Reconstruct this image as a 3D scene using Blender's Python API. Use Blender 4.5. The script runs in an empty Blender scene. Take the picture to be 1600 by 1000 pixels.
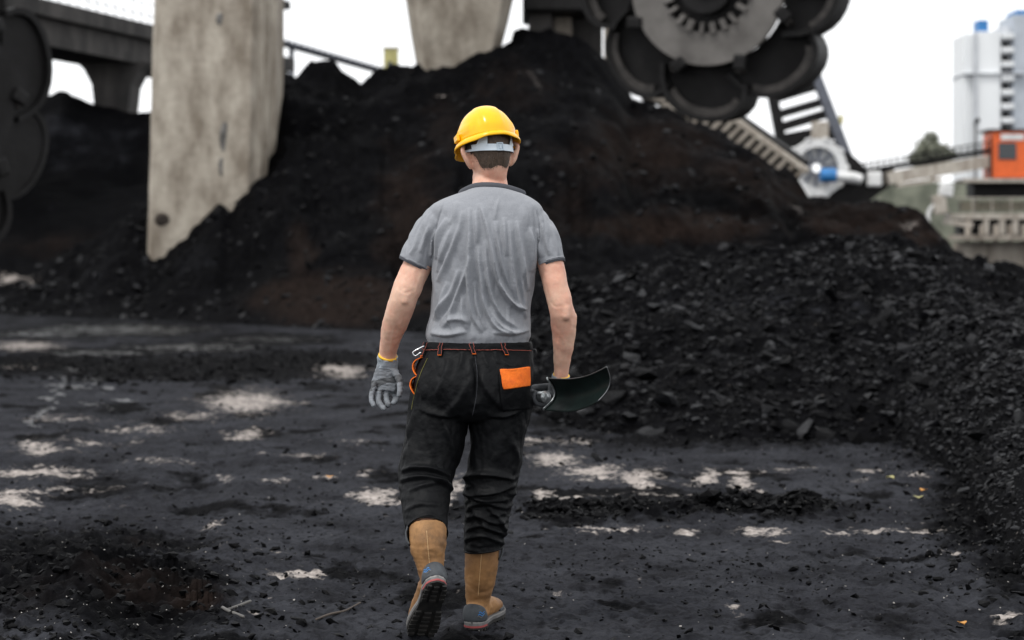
import bpy, bmesh, math, random
import numpy as np
from mathutils import Vector, Matrix, Euler
from mathutils.bvhtree import BVHTree

random.seed(7)
RNG = np.random.default_rng(7)
S = bpy.context.scene
COL = S.collection

# ------------------------------------------------------------------ camera
F = 3111.0            # focal length in pixels of the 1600 px wide photograph
HOR = 400.0           # row of the horizon
CH = 1.32             # camera height
cam = bpy.data.cameras.new('camera')
cam.sensor_width = 36.0
cam.lens = F / 1600 * 36.0
cam.shift_y = -(500 - HOR) / 1600
cam.clip_start = 0.1
cam.clip_end = 6000
cam.dof.use_dof = True
cam.dof.focus_distance = 6.98
cam.dof.aperture_fstop = 3.0
cam_o = bpy.data.objects.new('camera', cam)
COL.objects.link(cam_o)
cam_o.location = (0, 0, CH)
cam_o.rotation_euler = (math.radians(90), 0, 0)
S.camera = cam_o

# ------------------------------------------------------------------ sky, sun, exposure
SUN_EL, SUN_AZ = math.radians(60), math.radians(228)   # azimuth clockwise from +Y
world = bpy.data.worlds.new('World')
S.world = world
world.use_nodes = True
nt = world.node_tree
for n in list(nt.nodes):
    nt.nodes.remove(n)
sky = nt.nodes.new('ShaderNodeTexSky')
sky.sky_type = 'NISHITA'
sky.sun_disc = False
sky.sun_elevation = SUN_EL
sky.sun_rotation = SUN_AZ
sky.air_density = 1.0
sky.dust_density = 1.0
sky.ozone_density = 1.0
hsv = nt.nodes.new('ShaderNodeHueSaturation')
hsv.inputs['Saturation'].default_value = 0.10      # overcast: a white sky
bg = nt.nodes.new('ShaderNodeBackground')
bg.inputs['Strength'].default_value = 0.15
out = nt.nodes.new('ShaderNodeOutputWorld')
cloud = nt.nodes.new('ShaderNodeMix')                # an even white cloud cover over that sky
cloud.data_type = 'RGBA'
cloud.inputs[0].default_value = 0.88
cloud.inputs[7].default_value = (8.0, 8.1, 8.25, 1)
nt.links.new(sky.outputs[0], hsv.inputs['Color'])
nt.links.new(hsv.outputs[0], cloud.inputs[6])
nt.links.new(cloud.outputs[2], bg.inputs['Color'])
nt.links.new(bg.outputs[0], out.inputs['Surface'])
sun = bpy.data.lights.new('sun', 'SUN')
sun.energy = 1.5
sun.angle = math.radians(10)
sun.color = (1.0, 0.97, 0.93)
sun_o = bpy.data.objects.new('sun', sun)
COL.objects.link(sun_o)
sd = Vector((math.sin(SUN_AZ) * math.cos(SUN_EL), math.cos(SUN_AZ) * math.cos(SUN_EL), math.sin(SUN_EL)))
sun_o.rotation_euler = sd.to_track_quat('Z', 'Y').to_euler()
sun_o.location = (0, -5, 20)
vs = S.view_settings
vs.view_transform = 'Standard'
vs.look = 'None'
vs.exposure = 0.28
vs.gamma = 1.0
vs.use_curve_mapping = False
S.cycles.max_bounces = 6

# ------------------------------------------------------------------ helpers
def W(px, py, d):
    """a point of the place: pixel column, pixel row, metres in front of the lens"""
    return np.array([(px - 800) / F * d, d, CH + (HOR - py) / F * d])

def gd(py):
    return CH * F / (py - HOR)

def G(px, py, z=0.0):
    d = gd(py)
    return np.array([(px - 800) / F * d, d, z])

_P = RNG.permutation(512)
_P = np.concatenate([_P, _P, _P])
_GR = RNG.normal(size=(512, 3))
_GR /= np.linalg.norm(_GR, axis=1)[:, None]

def perlin(p):
    p = np.asarray(p, float)
    i = np.floor(p).astype(int)
    f = p - i
    u = f * f * f * (f * (f * 6 - 15) + 10)
    i &= 255
    r = 0
    for dx in (0, 1):
        wx = u[:, 0] if dx else 1 - u[:, 0]
        for dy in (0, 1):
            wy = u[:, 1] if dy else 1 - u[:, 1]
            for dz in (0, 1):
                wz = u[:, 2] if dz else 1 - u[:, 2]
                h = _P[_P[_P[i[:, 0] + dx] + i[:, 1] + dy] + i[:, 2] + dz]
                g = _GR[h]
                r = r + wx * wy * wz * (g[:, 0] * (f[:, 0] - dx) + g[:, 1] * (f[:, 1] - dy) + g[:, 2] * (f[:, 2] - dz))
    return r * 1.6

def fbm(p, octv=4, gain=0.5, lac=2.03):
    a, s, r = 1.0, 1.0, 0
    p = np.asarray(p, float)
    for k in range(octv):
        r = r + a * perlin(p * s + k * 17.3)
        a *= gain
        s *= lac
    return r

def sstep(a, b, x):
    t = np.clip((x - a) / (b - a), 0, 1)
    return t * t * (3 - 2 * t)

def to_mesh(name, V, Fc, smooth=True):
    V = np.asarray(V, np.float32)
    me = bpy.data.meshes.new(name)
    if isinstance(Fc, np.ndarray):
        k = Fc.shape[1]
        me.vertices.add(len(V))
        me.vertices.foreach_set('co', V.ravel())
        me.loops.add(Fc.size)
        me.loops.foreach_set('vertex_index', Fc.astype(np.int32).ravel())
        me.polygons.add(len(Fc))
        me.polygons.foreach_set('loop_start', np.arange(0, Fc.size, k, dtype=np.int32))
        me.update(calc_edges=True)
        me.validate()
    else:
        me.from_pydata([tuple(v) for v in V.tolist()], [], [tuple(f) for f in Fc])
        me.update()
    me.polygons.foreach_set('use_smooth', np.full(len(me.polygons), smooth))
    return me

def tag(o, label=None, cat=None, group=None, kind=None):
    if label: o['label'] = label
    if cat: o['category'] = cat
    if group: o['group'] = group
    if kind: o['kind'] = kind
    return o

def link(name, me, mat=None, parent=None):
    o = bpy.data.objects.new(name, me)
    COL.objects.link(o)
    if mat is not None and len(me.materials) == 0:
        me.materials.append(mat)
    if parent is not None:
        o.parent = parent
        o.matrix_parent_inverse = base_matrix(parent).inverted()
    return o

def base_matrix(o):
    m = Matrix.LocRotScale(o.location, o.rotation_euler, o.scale)
    if o.parent is not None:
        m = base_matrix(o.parent) @ o.matrix_parent_inverse @ m
    return m

def empty(name, loc, label, cat, group=None):
    o = bpy.data.objects.new(name, None)
    COL.objects.link(o)
    o.empty_display_size = 0.2
    o.location = tuple(float(c) for c in loc)
    return tag(o, label, cat, group)

class MB:
    """collects boxes, bars, prisms and grids into one mesh"""
    def __init__(s):
        s.v, s.f = [], []
    def add(s, V, Fc):
        n = len(s.v)
        s.v += [tuple(map(float, p)) for p in V]
        s.f += [tuple(int(i) + n for i in f) for f in Fc]
        return s
    def box(s, c, size, R=None, bev=0.0):
        c = np.asarray(c, float)
        h = np.asarray(size, float) / 2
        if bev <= 0:
            P = np.array([[x, y, z] for x in (-1, 1) for y in (-1, 1) for z in (-1, 1)]) * h
            Q = [(0, 1, 3, 2), (4, 6, 7, 5), (0, 4, 5, 1), (2, 3, 7, 6), (0, 2, 6, 4), (1, 5, 7, 3)]
        else:
            bm = bmesh.new()
            bmesh.ops.create_cube(bm, size=1)
            for v in bm.verts:
                v.co = Vector((v.co.x * 2 * h[0], v.co.y * 2 * h[1], v.co.z * 2 * h[2]))
            bmesh.ops.bevel(bm, geom=bm.edges[:], offset=bev, segments=2, affect='EDGES', profile=0.5)
            bm.verts.index_update()
            P = np.array([v.co[:] for v in bm.verts])
            Q = [[v.index for v in f.verts] for f in bm.faces]
            bm.free()
        if R is not None:
            P = P @ np.asarray(R).T
        return s.add(P + c, Q)
    def bar(s, a, b, w, h=None, up=(0, 0, 1)):
        a, b = np.asarray(a, float), np.asarray(b, float)
        h = w if h is None else h
        t = b - a
        L = np.linalg.norm(t)
        t = t / L
        r = np.cross(t, up)
        if np.linalg.norm(r) < 1e-4:
            r = np.cross(t, (0, 1, 0))
        r /= np.linalg.norm(r)
        u = np.cross(r, t)
        R = np.stack([r, t, u], 1)
        return s.box((a + b) / 2, (w, L, h), R)
    def rod(s, pts, r, n=10, m=1, r2=None):
        V, Q = tube(pts, [r] * len(pts) if np.isscalar(r) else r, r2, n=n, m=m)
        return s.add(V, Q)
    def prism(s, poly, ax0, ax1, axn, org, t0, t1):
        """polygon in the (ax0, ax1) plane swept along axn from t0 to t1"""
        poly = np.asarray(poly, float)
        ax0, ax1, axn, org = (np.asarray(a, float) for a in (ax0, ax1, axn, org))
        A = org + poly[:, :1] * ax0 + poly[:, 1:] * ax1
        n = len(poly)
        V = np.concatenate([A + axn * t0, A + axn * t1])
        Q = [tuple(range(n))[::-1], tuple(range(n, 2 * n))] + [(i, (i + 1) % n, n + (i + 1) % n, n + i) for i in range(n)]
        return s.add(V, Q)
    def build(s, name, mat, parent=None, smooth=False):
        me = to_mesh(name, np.array(s.v), s.f, smooth)
        bm = bmesh.new()
        bm.from_mesh(me)
        bmesh.ops.recalc_face_normals(bm, faces=bm.faces[:])
        bm.to_mesh(me)
        bm.free()
        if smooth:
            try:
                me.set_sharp_from_angle(angle=math.radians(40))
            except Exception:
                pass
        return link(name, me, mat, parent)

def catmull(P, m):
    P = np.asarray(P, float)
    if P.ndim == 1:
        P = P[:, None]
    n = len(P)
    out_ = []
    for i in range(n - 1):
        p0 = P[max(i - 1, 0)] if i > 0 else 2 * P[0] - P[1]
        p1, p2 = P[i], P[i + 1]
        p3 = P[i + 2] if i + 2 < n else 2 * P[-1] - P[-2]
        for k in range(m):
            t = k / m
            out_.append(0.5 * ((2 * p1) + (p2 - p0) * t + (2 * p0 - 5 * p1 + 4 * p2 - p3) * t * t + (3 * p1 - p0 - 3 * p2 + p3) * t ** 3))
    out_.append(P[-1])
    return np.array(out_)

def tube(pts, ra, rb=None, n=24, m=6, ref=(1, 0, 0), rnd=False, expo=2.0):
    pts = np.asarray(pts, float)
    rb = ra if rb is None else rb
    C = catmull(pts, m) if m > 1 else pts
    A = (catmull(ra, m) if m > 1 else np.asarray(ra, float)[:, None])[:, 0]
    B = (catmull(rb, m) if m > 1 else np.asarray(rb, float)[:, None])[:, 0]
    T = np.gradient(C, axis=0)
    T /= np.linalg.norm(T, axis=1)[:, None] + 1e-12
    if rnd:
        def cap(c, t, a, b, sgn):
            L = [(c + sgn * t * min(a, b) * math.sin(q), a * math.cos(q), b * math.cos(q)) for q in (0.5, 0.95, 1.3)]
            return L
        e = cap(C[-1], T[-1], A[-1], B[-1], 1)
        s0 = cap(C[0], T[0], A[0], B[0], -1)[::-1]
        T = np.concatenate([[T[0]] * 3, T, [T[-1]] * 3])
        C = np.concatenate([[x[0] for x in s0], C, [x[0] for x in e]])
        A = np.concatenate([[x[1] for x in s0], A, [x[1] for x in e]])
        B = np.concatenate([[x[2] for x in s0], B, [x[2] for x in e]])
    ref = np.asarray(ref, float)
    th = np.arange(n) / n * 2 * math.pi
    c, s_ = np.cos(th), np.sin(th)
    ce = np.sign(c) * np.abs(c) ** (2 / expo)
    se = np.sign(s_) * np.abs(s_) ** (2 / expo)
    V = []
    for i in range(len(C)):
        r = ref - ref.dot(T[i]) * T[i]
        if np.linalg.norm(r) < 0.05:
            r = np.array([0, 1, 0.]) - T[i][1] * T[i]
        r /= np.linalg.norm(r)
        b = np.cross(T[i], r)
        V.append(C[i] + np.outer(ce * A[i], r) + np.outer(se * B[i], b))
    k = len(C)
    V = np.concatenate(V + [C[:1], C[-1:]])
    Q = []
    for i in range(k - 1):
        for j in range(n):
            j2 = (j + 1) % n
            Q.append((i * n + j, i * n + j2, (i + 1) * n + j2, (i + 1) * n + j))
    for j in range(n):
        j2 = (j + 1) % n
        Q.append((k * n, j2, j))
        Q.append((k * n + 1, (k - 1) * n + j, (k - 1) * n + j2))
    return V, Q

def remesh(parts, vox, it=4):
    """union of overlapping closed shapes as one continuous skin"""
    mb = MB()
    for V, Q in parts:
        mb.add(V, Q)
    me = to_mesh('tmp', np.array(mb.v), mb.f)
    bm = bmesh.new()
    bm.from_mesh(me)
    bmesh.ops.recalc_face_normals(bm, faces=bm.faces[:])
    bm.to_mesh(me)
    bm.free()
    o = bpy.data.objects.new('tmp', me)
    COL.objects.link(o)
    md = o.modifiers.new('r', 'REMESH')
    md.mode = 'VOXEL'
    md.voxel_size = vox
    dg = bpy.context.evaluated_depsgraph_get()
    dg.update()
    me2 = bpy.data.meshes.new_from_object(o.evaluated_get(dg))
    V = np.zeros(len(me2.vertices) * 3)
    me2.vertices.foreach_get('co', V)
    V = V.reshape(-1, 3)
    Q = [tuple(p.vertices) for p in me2.polygons]
    bpy.data.objects.remove(o)
    bpy.data.meshes.remove(me)
    bpy.data.meshes.remove(me2)
    return relax(V, Q, it), Q

def edges_of(Q):
    E = set()
    for f in Q:
        for i in range(len(f)):
            a, b = f[i], f[(i + 1) % len(f)]
            E.add((a, b) if a < b else (b, a))
    return np.array(list(E))

def relax(V, Q, it, k=0.5):
    if it <= 0:
        return V
    E = edges_of(Q)
    cnt = np.bincount(E.ravel(), minlength=len(V))[:, None].clip(1)
    for _ in range(it):
        A = np.zeros_like(V)
        np.add.at(A, E[:, 0], V[E[:, 1]])
        np.add.at(A, E[:, 1], V[E[:, 0]])
        V = V + k * (A / cnt - V)
    return V

def vnormals(V, Q):
    N = np.zeros_like(V)
    T = np.array([f[:3] for f in Q])
    fn = np.cross(V[T[:, 1]] - V[T[:, 0]], V[T[:, 2]] - V[T[:, 0]])
    for k in range(3):
        np.add.at(N, T[:, k], fn)
    Q4 = np.array([f[3] for f in Q if len(f) > 3])
    if len(Q4):
        np.add.at(N, Q4, fn[[i for i, f in enumerate(Q) if len(f) > 3]])
    return N / (np.linalg.norm(N, axis=1)[:, None] + 1e-12)

def cut(me, cuts):
    """each cut: (point, normal, centre, radius) - removes what lies beyond the plane within the radius"""
    bm = bmesh.new()
    bm.from_mesh(me)
    for p, nrm, c, rad, *pred in cuts:
        c = Vector(c)
        fs = [f for f in bm.faces if (f.calc_center_median() - c).length < rad and (not pred or pred[0](f.calc_center_median()))]
        ge = set()
        for f in fs:
            ge.add(f)
            ge.update(f.edges)
            ge.update(f.verts)
        bmesh.ops.bisect_plane(bm, geom=list(ge), plane_co=Vector(p), plane_no=Vector(nrm), clear_outer=True, clear_inner=False)
    bm.to_mesh(me)
    bm.free()
    me.polygons.foreach_set('use_smooth', np.full(len(me.polygons), True))
    return me

# ------------------------------------------------------------------ materials
MATS = {}
def mat(name, col=(0.5, 0.5, 0.5), rough=0.6, metal=0.0, spec=0.5, var=0.0, vscale=4.0, bump=0.0, bscale=30.0,
        col2=None, streak=None, sheen=0.0, sss=0.0, coat=0.0, detail=6.0, grime=0.0, gscale=16.0):
    if name in MATS:
        return MATS[name]
    m = bpy.data.materials.new(name)
    m.use_nodes = True
    t = m.node_tree
    b = t.nodes['Principled BSDF']
    b.inputs['Roughness'].default_value = rough
    b.inputs['Metallic'].default_value = metal
    b.inputs['Specular IOR Level'].default_value = spec
    b.inputs['Base Color'].default_value = (*col, 1)
    if sheen:
        b.inputs['Sheen Weight'].default_value = sheen
    if sss:
        b.inputs['Subsurface Weight'].default_value = sss
        b.inputs['Subsurface Radius'].default_value = (0.012, 0.004, 0.002)
        b.inputs['Subsurface Scale'].default_value = 1.0
    if coat:
        b.inputs['Coat Weight'].default_value = coat
        b.inputs['Coat Roughness'].default_value = 0.08
    tc = t.nodes.new('ShaderNodeTexCoord')
    if var > 0 or col2 is not None:
        c2 = col2 if col2 is not None else tuple(c * (1 - var) for c in col)
        mp = t.nodes.new('ShaderNodeMapping')
        if streak:
            mp.inputs['Scale'].default_value = streak
        nz = t.nodes.new('ShaderNodeTexNoise')
        nz.inputs['Scale'].default_value = vscale
        nz.inputs['Detail'].default_value = detail
        nz.inputs['Roughness'].default_value = 0.62
        cr = t.nodes.new('ShaderNodeValToRGB')
        cr.color_ramp.elements[0].position = 0.36
        cr.color_ramp.elements[1].position = 0.64
        cr.color_ramp.elements[0].color = (*c2, 1)
        cr.color_ramp.elements[1].color = (*col, 1)
        t.links.new(tc.outputs['Object'], mp.inputs[0])
        t.links.new(mp.outputs[0], nz.inputs['Vector'])
        t.links.new(nz.outputs[0], cr.inputs[0])
        t.links.new(cr.outputs[0], b.inputs['Base Color'])
    if grime > 0:                                       # coal dust rubbed into the surface in smudges
        g1 = t.nodes.new('ShaderNodeTexNoise')
        g1.inputs['Scale'].default_value = gscale
        g1.inputs['Detail'].default_value = 9
        g1.inputs['Roughness'].default_value = 0.72
        t.links.new(tc.outputs['Object'], g1.inputs['Vector'])
        g2 = t.nodes.new('ShaderNodeMapRange')
        g2.inputs['From Min'].default_value = 0.50
        g2.inputs['From Max'].default_value = 0.72
        g2.inputs['To Max'].default_value = grime
        t.links.new(g1.outputs[0], g2.inputs['Value'])
        gm = t.nodes.new('ShaderNodeMix')
        gm.data_type = 'RGBA'
        gm.inputs[7].default_value = (0.018, 0.017, 0.017, 1)
        if b.inputs['Base Color'].is_linked:
            t.links.new(b.inputs['Base Color'].links[0].from_socket, gm.inputs[6])
        else:
            gm.inputs[6].default_value = (*col, 1)
        t.links.new(g2.outputs[0], gm.inputs[0])
        t.links.new(gm.outputs[2], b.inputs['Base Color'])
    if bump > 0:
        n2 = t.nodes.new('ShaderNodeTexNoise')
        n2.inputs['Scale'].default_value = bscale
        n2.inputs['Detail'].default_value = 5
        bp = t.nodes.new('ShaderNodeBump')
        bp.inputs['Strength'].default_value = bump
        bp.inputs['Distance'].default_value = 0.4 / bscale
        t.links.new(tc.outputs['Object'], n2.inputs['Vector'])
        t.links.new(n2.outputs[0], bp.inputs['Height'])
        t.links.new(bp.outputs[0], b.inputs['Normal'])
    MATS[name] = m
    return m

def attr_mat(name):
    """ground and heap stuff: coal dust, darker coal, pale sand, brown soil and wet film, each where its own layer lies"""
    m = bpy.data.materials.new(name)
    m.use_nodes = True
    t = m.node_tree
    L = t.links
    b = t.nodes['Principled BSDF']
    tc = t.nodes.new('ShaderNodeTexCoord')
    def noise(scale, detail=6, rough=0.6):
        n = t.nodes.new('ShaderNodeTexNoise')
        n.inputs['Scale'].default_value = scale
        n.inputs['Detail'].default_value = detail
        n.inputs['Roughness'].default_value = rough
        L.new(tc.outputs['Object'], n.inputs['Vector'])
        return n.outputs[0]
    def attr(a):
        n = t.nodes.new('ShaderNodeAttribute')
        n.attribute_name = a
        return n.outputs['Fac']
    def math_(op, x, y=None, clamp=False):
        n = t.nodes.new('ShaderNodeMath')
        n.operation = op
        n.use_clamp = clamp
        for i, q in enumerate((x, y)):
            if q is None:
                continue
            if isinstance(q, (int, float)):
                n.inputs[i].default_value = q
            else:
                L.new(q, n.inputs[i])
        return n.outputs[0]
    def ramp(x, lo, hi):
        n = t.nodes.new('ShaderNodeMapRange')
        n.interpolation_type = 'SMOOTHSTEP'
        n.inputs['From Min'].default_value = lo
        n.inputs['From Max'].default_value = hi
        L.new(x, n.inputs['Value'])
        return n.outputs[0]
    def mix(f, a, c):
        n = t.nodes.new('ShaderNodeMix')
        n.data_type = 'RGBA'
        if isinstance(f, (int, float)): n.inputs[0].default_value = f
        else: L.new(f, n.inputs[0])
        for i, q in ((6, a), (7, c)):
            if isinstance(q, tuple): n.inputs[i].default_value = (*q, 1)
            else: L.new(q, n.inputs[i])
        return n.outputs[2]
    n1, n2, n3 = noise(1.3), noise(9.0), noise(55.0, 4)
    dust = mix(ramp(n1, 0.3, 0.7), (0.0165, 0.0171, 0.0204), (0.0365, 0.0380, 0.0445))
    dust = mix(math_('MULTIPLY', ramp(n2, 0.52, 0.72), 0.7), dust, (0.0055, 0.0057, 0.0068))
    dust = mix(math_('MULTIPLY', ramp(n3, 0.64, 0.78), 0.5), dust, (0.062, 0.062, 0.066))
    dust = mix(math_('MULTIPLY', ramp(noise(24.0, 8, 0.75), 0.48, 0.62), 0.62), dust, (0.0065, 0.0066, 0.0075))
    dust = mix(math_('MULTIPLY', ramp(noise(3.2, 8, 0.72), 0.5, 0.66), 0.6), dust, (0.008, 0.0081, 0.0092))
    dk = math_('ADD', attr('dark'), math_('MULTIPLY', math_('SUBTRACT', n2, 0.5), 0.9))
    coal = mix(ramp(n2, 0.35, 0.7), (0.0010, 0.0010, 0.00125), (0.0038, 0.0039, 0.0047))
    col = mix(ramp(dk, 0.3, 0.75), dust, coal)
    br = math_('ADD', attr('brown'), math_('MULTIPLY', math_('SUBTRACT', n1, 0.5), 0.8))
    col = mix(ramp(br, 0.3, 0.9), col, mix(ramp(n2, 0.3, 0.7), (0.0050, 0.0034, 0.0028), (0.0155, 0.0108, 0.0092)))
    sn = math_('ADD', attr('sand'), math_('MULTIPLY', math_('SUBTRACT', noise(16.0, 8, 0.7), 0.5), 2.3))
    sn = math_('ADD', sn, math_('MULTIPLY', math_('SUBTRACT', noise(4.0, 3), 0.5), 1.2))
    sn = math_('ADD', sn, math_('MULTIPLY', math_('SUBTRACT', n3, 0.5), 0.55))
    sand = mix(ramp(noise(30.0, 6, 0.7), 0.3, 0.7), (0.19, 0.168, 0.153), (0.45, 0.405, 0.375))
    snf = ramp(sn, 0.48, 1.0)
    col = mix(snf, col, sand)
    L.new(col, b.inputs['Base Color'])
    wet = math_('MULTIPLY', attr('wet'), math_('ADD', math_('MULTIPLY', math_('SUBTRACT', noise(3.6, 7, 0.7), 0.5), 5.0), 0.75))
    wf = ramp(wet, 0.62, 0.85)
    rg = t.nodes.new('ShaderNodeMapRange')
    L.new(wf, rg.inputs['Value'])
    rg.inputs['To Min'].default_value = 0.78
    rg.inputs['To Max'].default_value = 0.34
    L.new(rg.outputs[0], b.inputs['Roughness'])
    sp = t.nodes.new('ShaderNodeMapRange')
    L.new(wf, sp.inputs['Value'])
    sp.inputs['To Min'].default_value = 0.02
    sp.inputs['To Max'].default_value = 1.0
    L.new(sp.outputs[0], b.inputs['Specular IOR Level'])
    bp = t.nodes.new('ShaderNodeBump')
    bp.inputs['Strength'].default_value = 0.8
    bp.inputs['Distance'].default_value = 0.025
    L.new(math_('ADD', n2, math_('MULTIPLY', n3, 0.45)), bp.inputs['Height'])
    L.new(bp.outputs[0], b.inputs['Normal'])
    return m

M_GROUND = attr_mat('coal_ground')
M_COAL = mat('coal', (0.0038, 0.0039, 0.0046), 0.6, spec=0.06, col2=(0.0016, 0.0016, 0.0019), vscale=3.0, bump=0.5, bscale=40)
M_COAL_G = mat('coal_slate', (0.0108, 0.0112, 0.0132), 0.45, spec=0.12, col2=(0.0042, 0.0043, 0.005), vscale=5.0, bump=0.4, bscale=40)
M_CONC = mat('concrete', (0.44, 0.395, 0.33), 0.85, col2=(0.19, 0.158, 0.122), vscale=1.1, streak=(1.7, 1.7, 0.75), bump=0.35, bscale=6, detail=9)
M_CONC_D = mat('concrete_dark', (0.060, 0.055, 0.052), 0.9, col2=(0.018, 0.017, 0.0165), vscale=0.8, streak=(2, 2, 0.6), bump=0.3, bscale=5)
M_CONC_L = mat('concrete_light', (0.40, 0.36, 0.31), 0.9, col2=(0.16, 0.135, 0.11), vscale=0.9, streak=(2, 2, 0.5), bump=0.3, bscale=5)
M_STEEL_D = mat('dark_steel', (0.013, 0.0125, 0.0128), 0.6, metal=0.1, spec=.2, col2=(0.006, 0.0055, 0.0055), vscale=1.4, bump=0.2, bscale=8)
M_STEEL_G = mat('grey_steel', (0.155, 0.145, 0.135), 0.6, metal=0.25, col2=(0.085, 0.078, 0.072), vscale=1.2, bump=0.15, bscale=8)
M_STEEL_P = mat('pale_steel', (0.50, 0.46, 0.40), 0.6, col2=(0.28, 0.24, 0.20), vscale=1.5, streak=(2, 2, 0.6))
M_WHITE = mat('white_paint', (0.78, 0.78, 0.77), 0.5, var=0.25, vscale=2.0)
M_BLUE = mat('blue_paint', (0.03, 0.20, 0.50), 0.5, var=0.3)
M_ORANGE = mat('orange_paint', (0.80, 0.13, 0.02), 0.5, var=0.15, vscale=2)
M_BLUEGREY = mat('bluegrey_steel', (0.12, 0.13, 0.16), 0.6, var=0.3)
M_YELLOW = mat('yellow_paint', (0.55, 0.50, 0.20), 0.6, var=0.4, vscale=2)
M_RUST = mat('worn_lip', (0.055, 0.049, 0.045), 0.6, metal=0.3, var=0.6, vscale=5)
M_GLASS = mat('dark_glass', (0.02, 0.025, 0.03), 0.08, spec=0.6)

# ------------------------------------------------------------------ ground sheet
def ell(px, py, L):
    """soft blotches, given as (column, row, half width, half height, strength)"""
    r = np.zeros_like(px)
    for e in L:
        q = ((px - e[0]) / e[2]) ** 2 + ((py - e[1]) / e[3]) ** 2
        r = np.maximum(r, (e[4] if len(e) > 4 else 1.0) * np.exp(-0.75 * q))
    return r

SAND = [(385, 628, 72, 19), (535, 580, 44, 11), (60, 700, 45, 13, .85), (62, 738, 70, 9), (22, 780, 45, 17, .95), (215, 672, 55, 7, .95),
        (380, 680, 38, 9), (330, 823, 24, 9, .95), (597, 777, 40, 15), (460, 893, 45, 6, .95), (40, 540, 60, 8, .9), (300, 650, 50, 6, .8),
        (838, 690, 30, 5), (862, 718, 42, 13), (925, 737, 52, 12), (1000, 748, 36, 14), (1105, 745, 28, 12), (1172, 757, 22, 17), (1150, 740, 60, 4, .9),
        (1250, 733, 40, 4, .9), (955, 826, 62, 5), (1075, 833, 22, 5), (1185, 833, 38, 5), (1228, 846, 15, 3), (1395, 828, 72, 6), (1300, 836, 20, 4, .9),
        (1490, 864, 22, 5), (1530, 858, 15, 4, .9), (1570, 962, 40, 9, .8), (895, 778, 70, 5, .9), (712, 765, 16, 24, .9), (500, 745, 22, 4, .85),
        (362, 745, 18, 5, .85), (445, 748, 28, 4, .8), (900, 694, 30, 4, .8), (560, 740, 20, 4, .8), (1330, 752, 25, 4, .75), (840, 770, 22, 5, .8),
        (1150, 960, 12, 10, .66), (1005, 905, 10, 4, .6), (395, 972, 20, 5, .75), (1350, 735, 30, 4, .8), (1380, 870, 30, 4, .6), (870, 930, 20, 3, .6), (150, 692, 90, 5, .75), (110, 655, 70, 4, .7), (470, 712, 60, 4, .65), (250, 720, 60, 4, .6), (560, 690, 40, 4, .65), (120, 760, 80, 5, .6), (430, 860, 60, 4, .6), (30, 575, 60, 5, .6), (1440, 745, 40, 4, .65), (1050, 770, 60, 3, .65), (980, 880, 50, 3, .55)]
WET = [(190, 515, 170, 11), (60, 522, 90, 8), (300, 543, 130, 8), (150, 552, 120, 7, .9), (420, 530, 120, 9, .8), (110, 598, 60, 20, .8), (170, 625, 60, 16, .7),
       (75, 605, 40, 24, .7), (560, 540, 60, 10, .6), (80, 655, 50, 10, .6)] + [(115 - 7 * k, 580 + 9 * k, 12, 7, 1.0) for k in range(10)] + [(150 + 4 * k, 598 + 8 * k, 10, 6, .9) for k in range(7)]
DARK = [(190, 515, 190, 14), (60, 522, 110, 10), (300, 543, 150, 10), (150, 552, 140, 9), (420, 530, 140, 11), (330, 575, 270, 22), (60, 570, 160, 18), (120, 640, 120, 14, .6), (60, 900, 250, 75), (210, 940, 170, 70), (230, 850, 130, 30, .8), (150, 760, 100, 30, .7), (1090, 795, 290, 21),
        (700, 800, 60, 30, .7), (900, 800, 90, 18), (1500, 700, 130, 35, .9), (1540, 800, 95, 75), (1100, 690, 320, 14, .8), (430, 800, 110, 14, .6), (480, 560, 130, 14), (1580, 900, 60, 60, .8),
        (1250, 960, 60, 40, .5), (1380, 970, 60, 40, .6), (900, 660, 90, 20), (560, 700, 50, 10, .5), (300, 500, 400, 8, .6), (520, 850, 130, 12, .5), (1000, 870, 70, 8, .5)]
CLOD = [(330, 578, 260, 18), (60, 570, 160, 18, .8), (1090, 797, 250, 14), (1260, 790, 60, 14), (1130, 785, 50, 16), (100, 930, 220, 60), (250, 930, 90, 45), (1500, 700, 120, 40), (1550, 800, 80, 80),
        (1100, 690, 330, 12, .8), (880, 795, 90, 14, .7), (200, 860, 150, 30, .7)]

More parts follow.
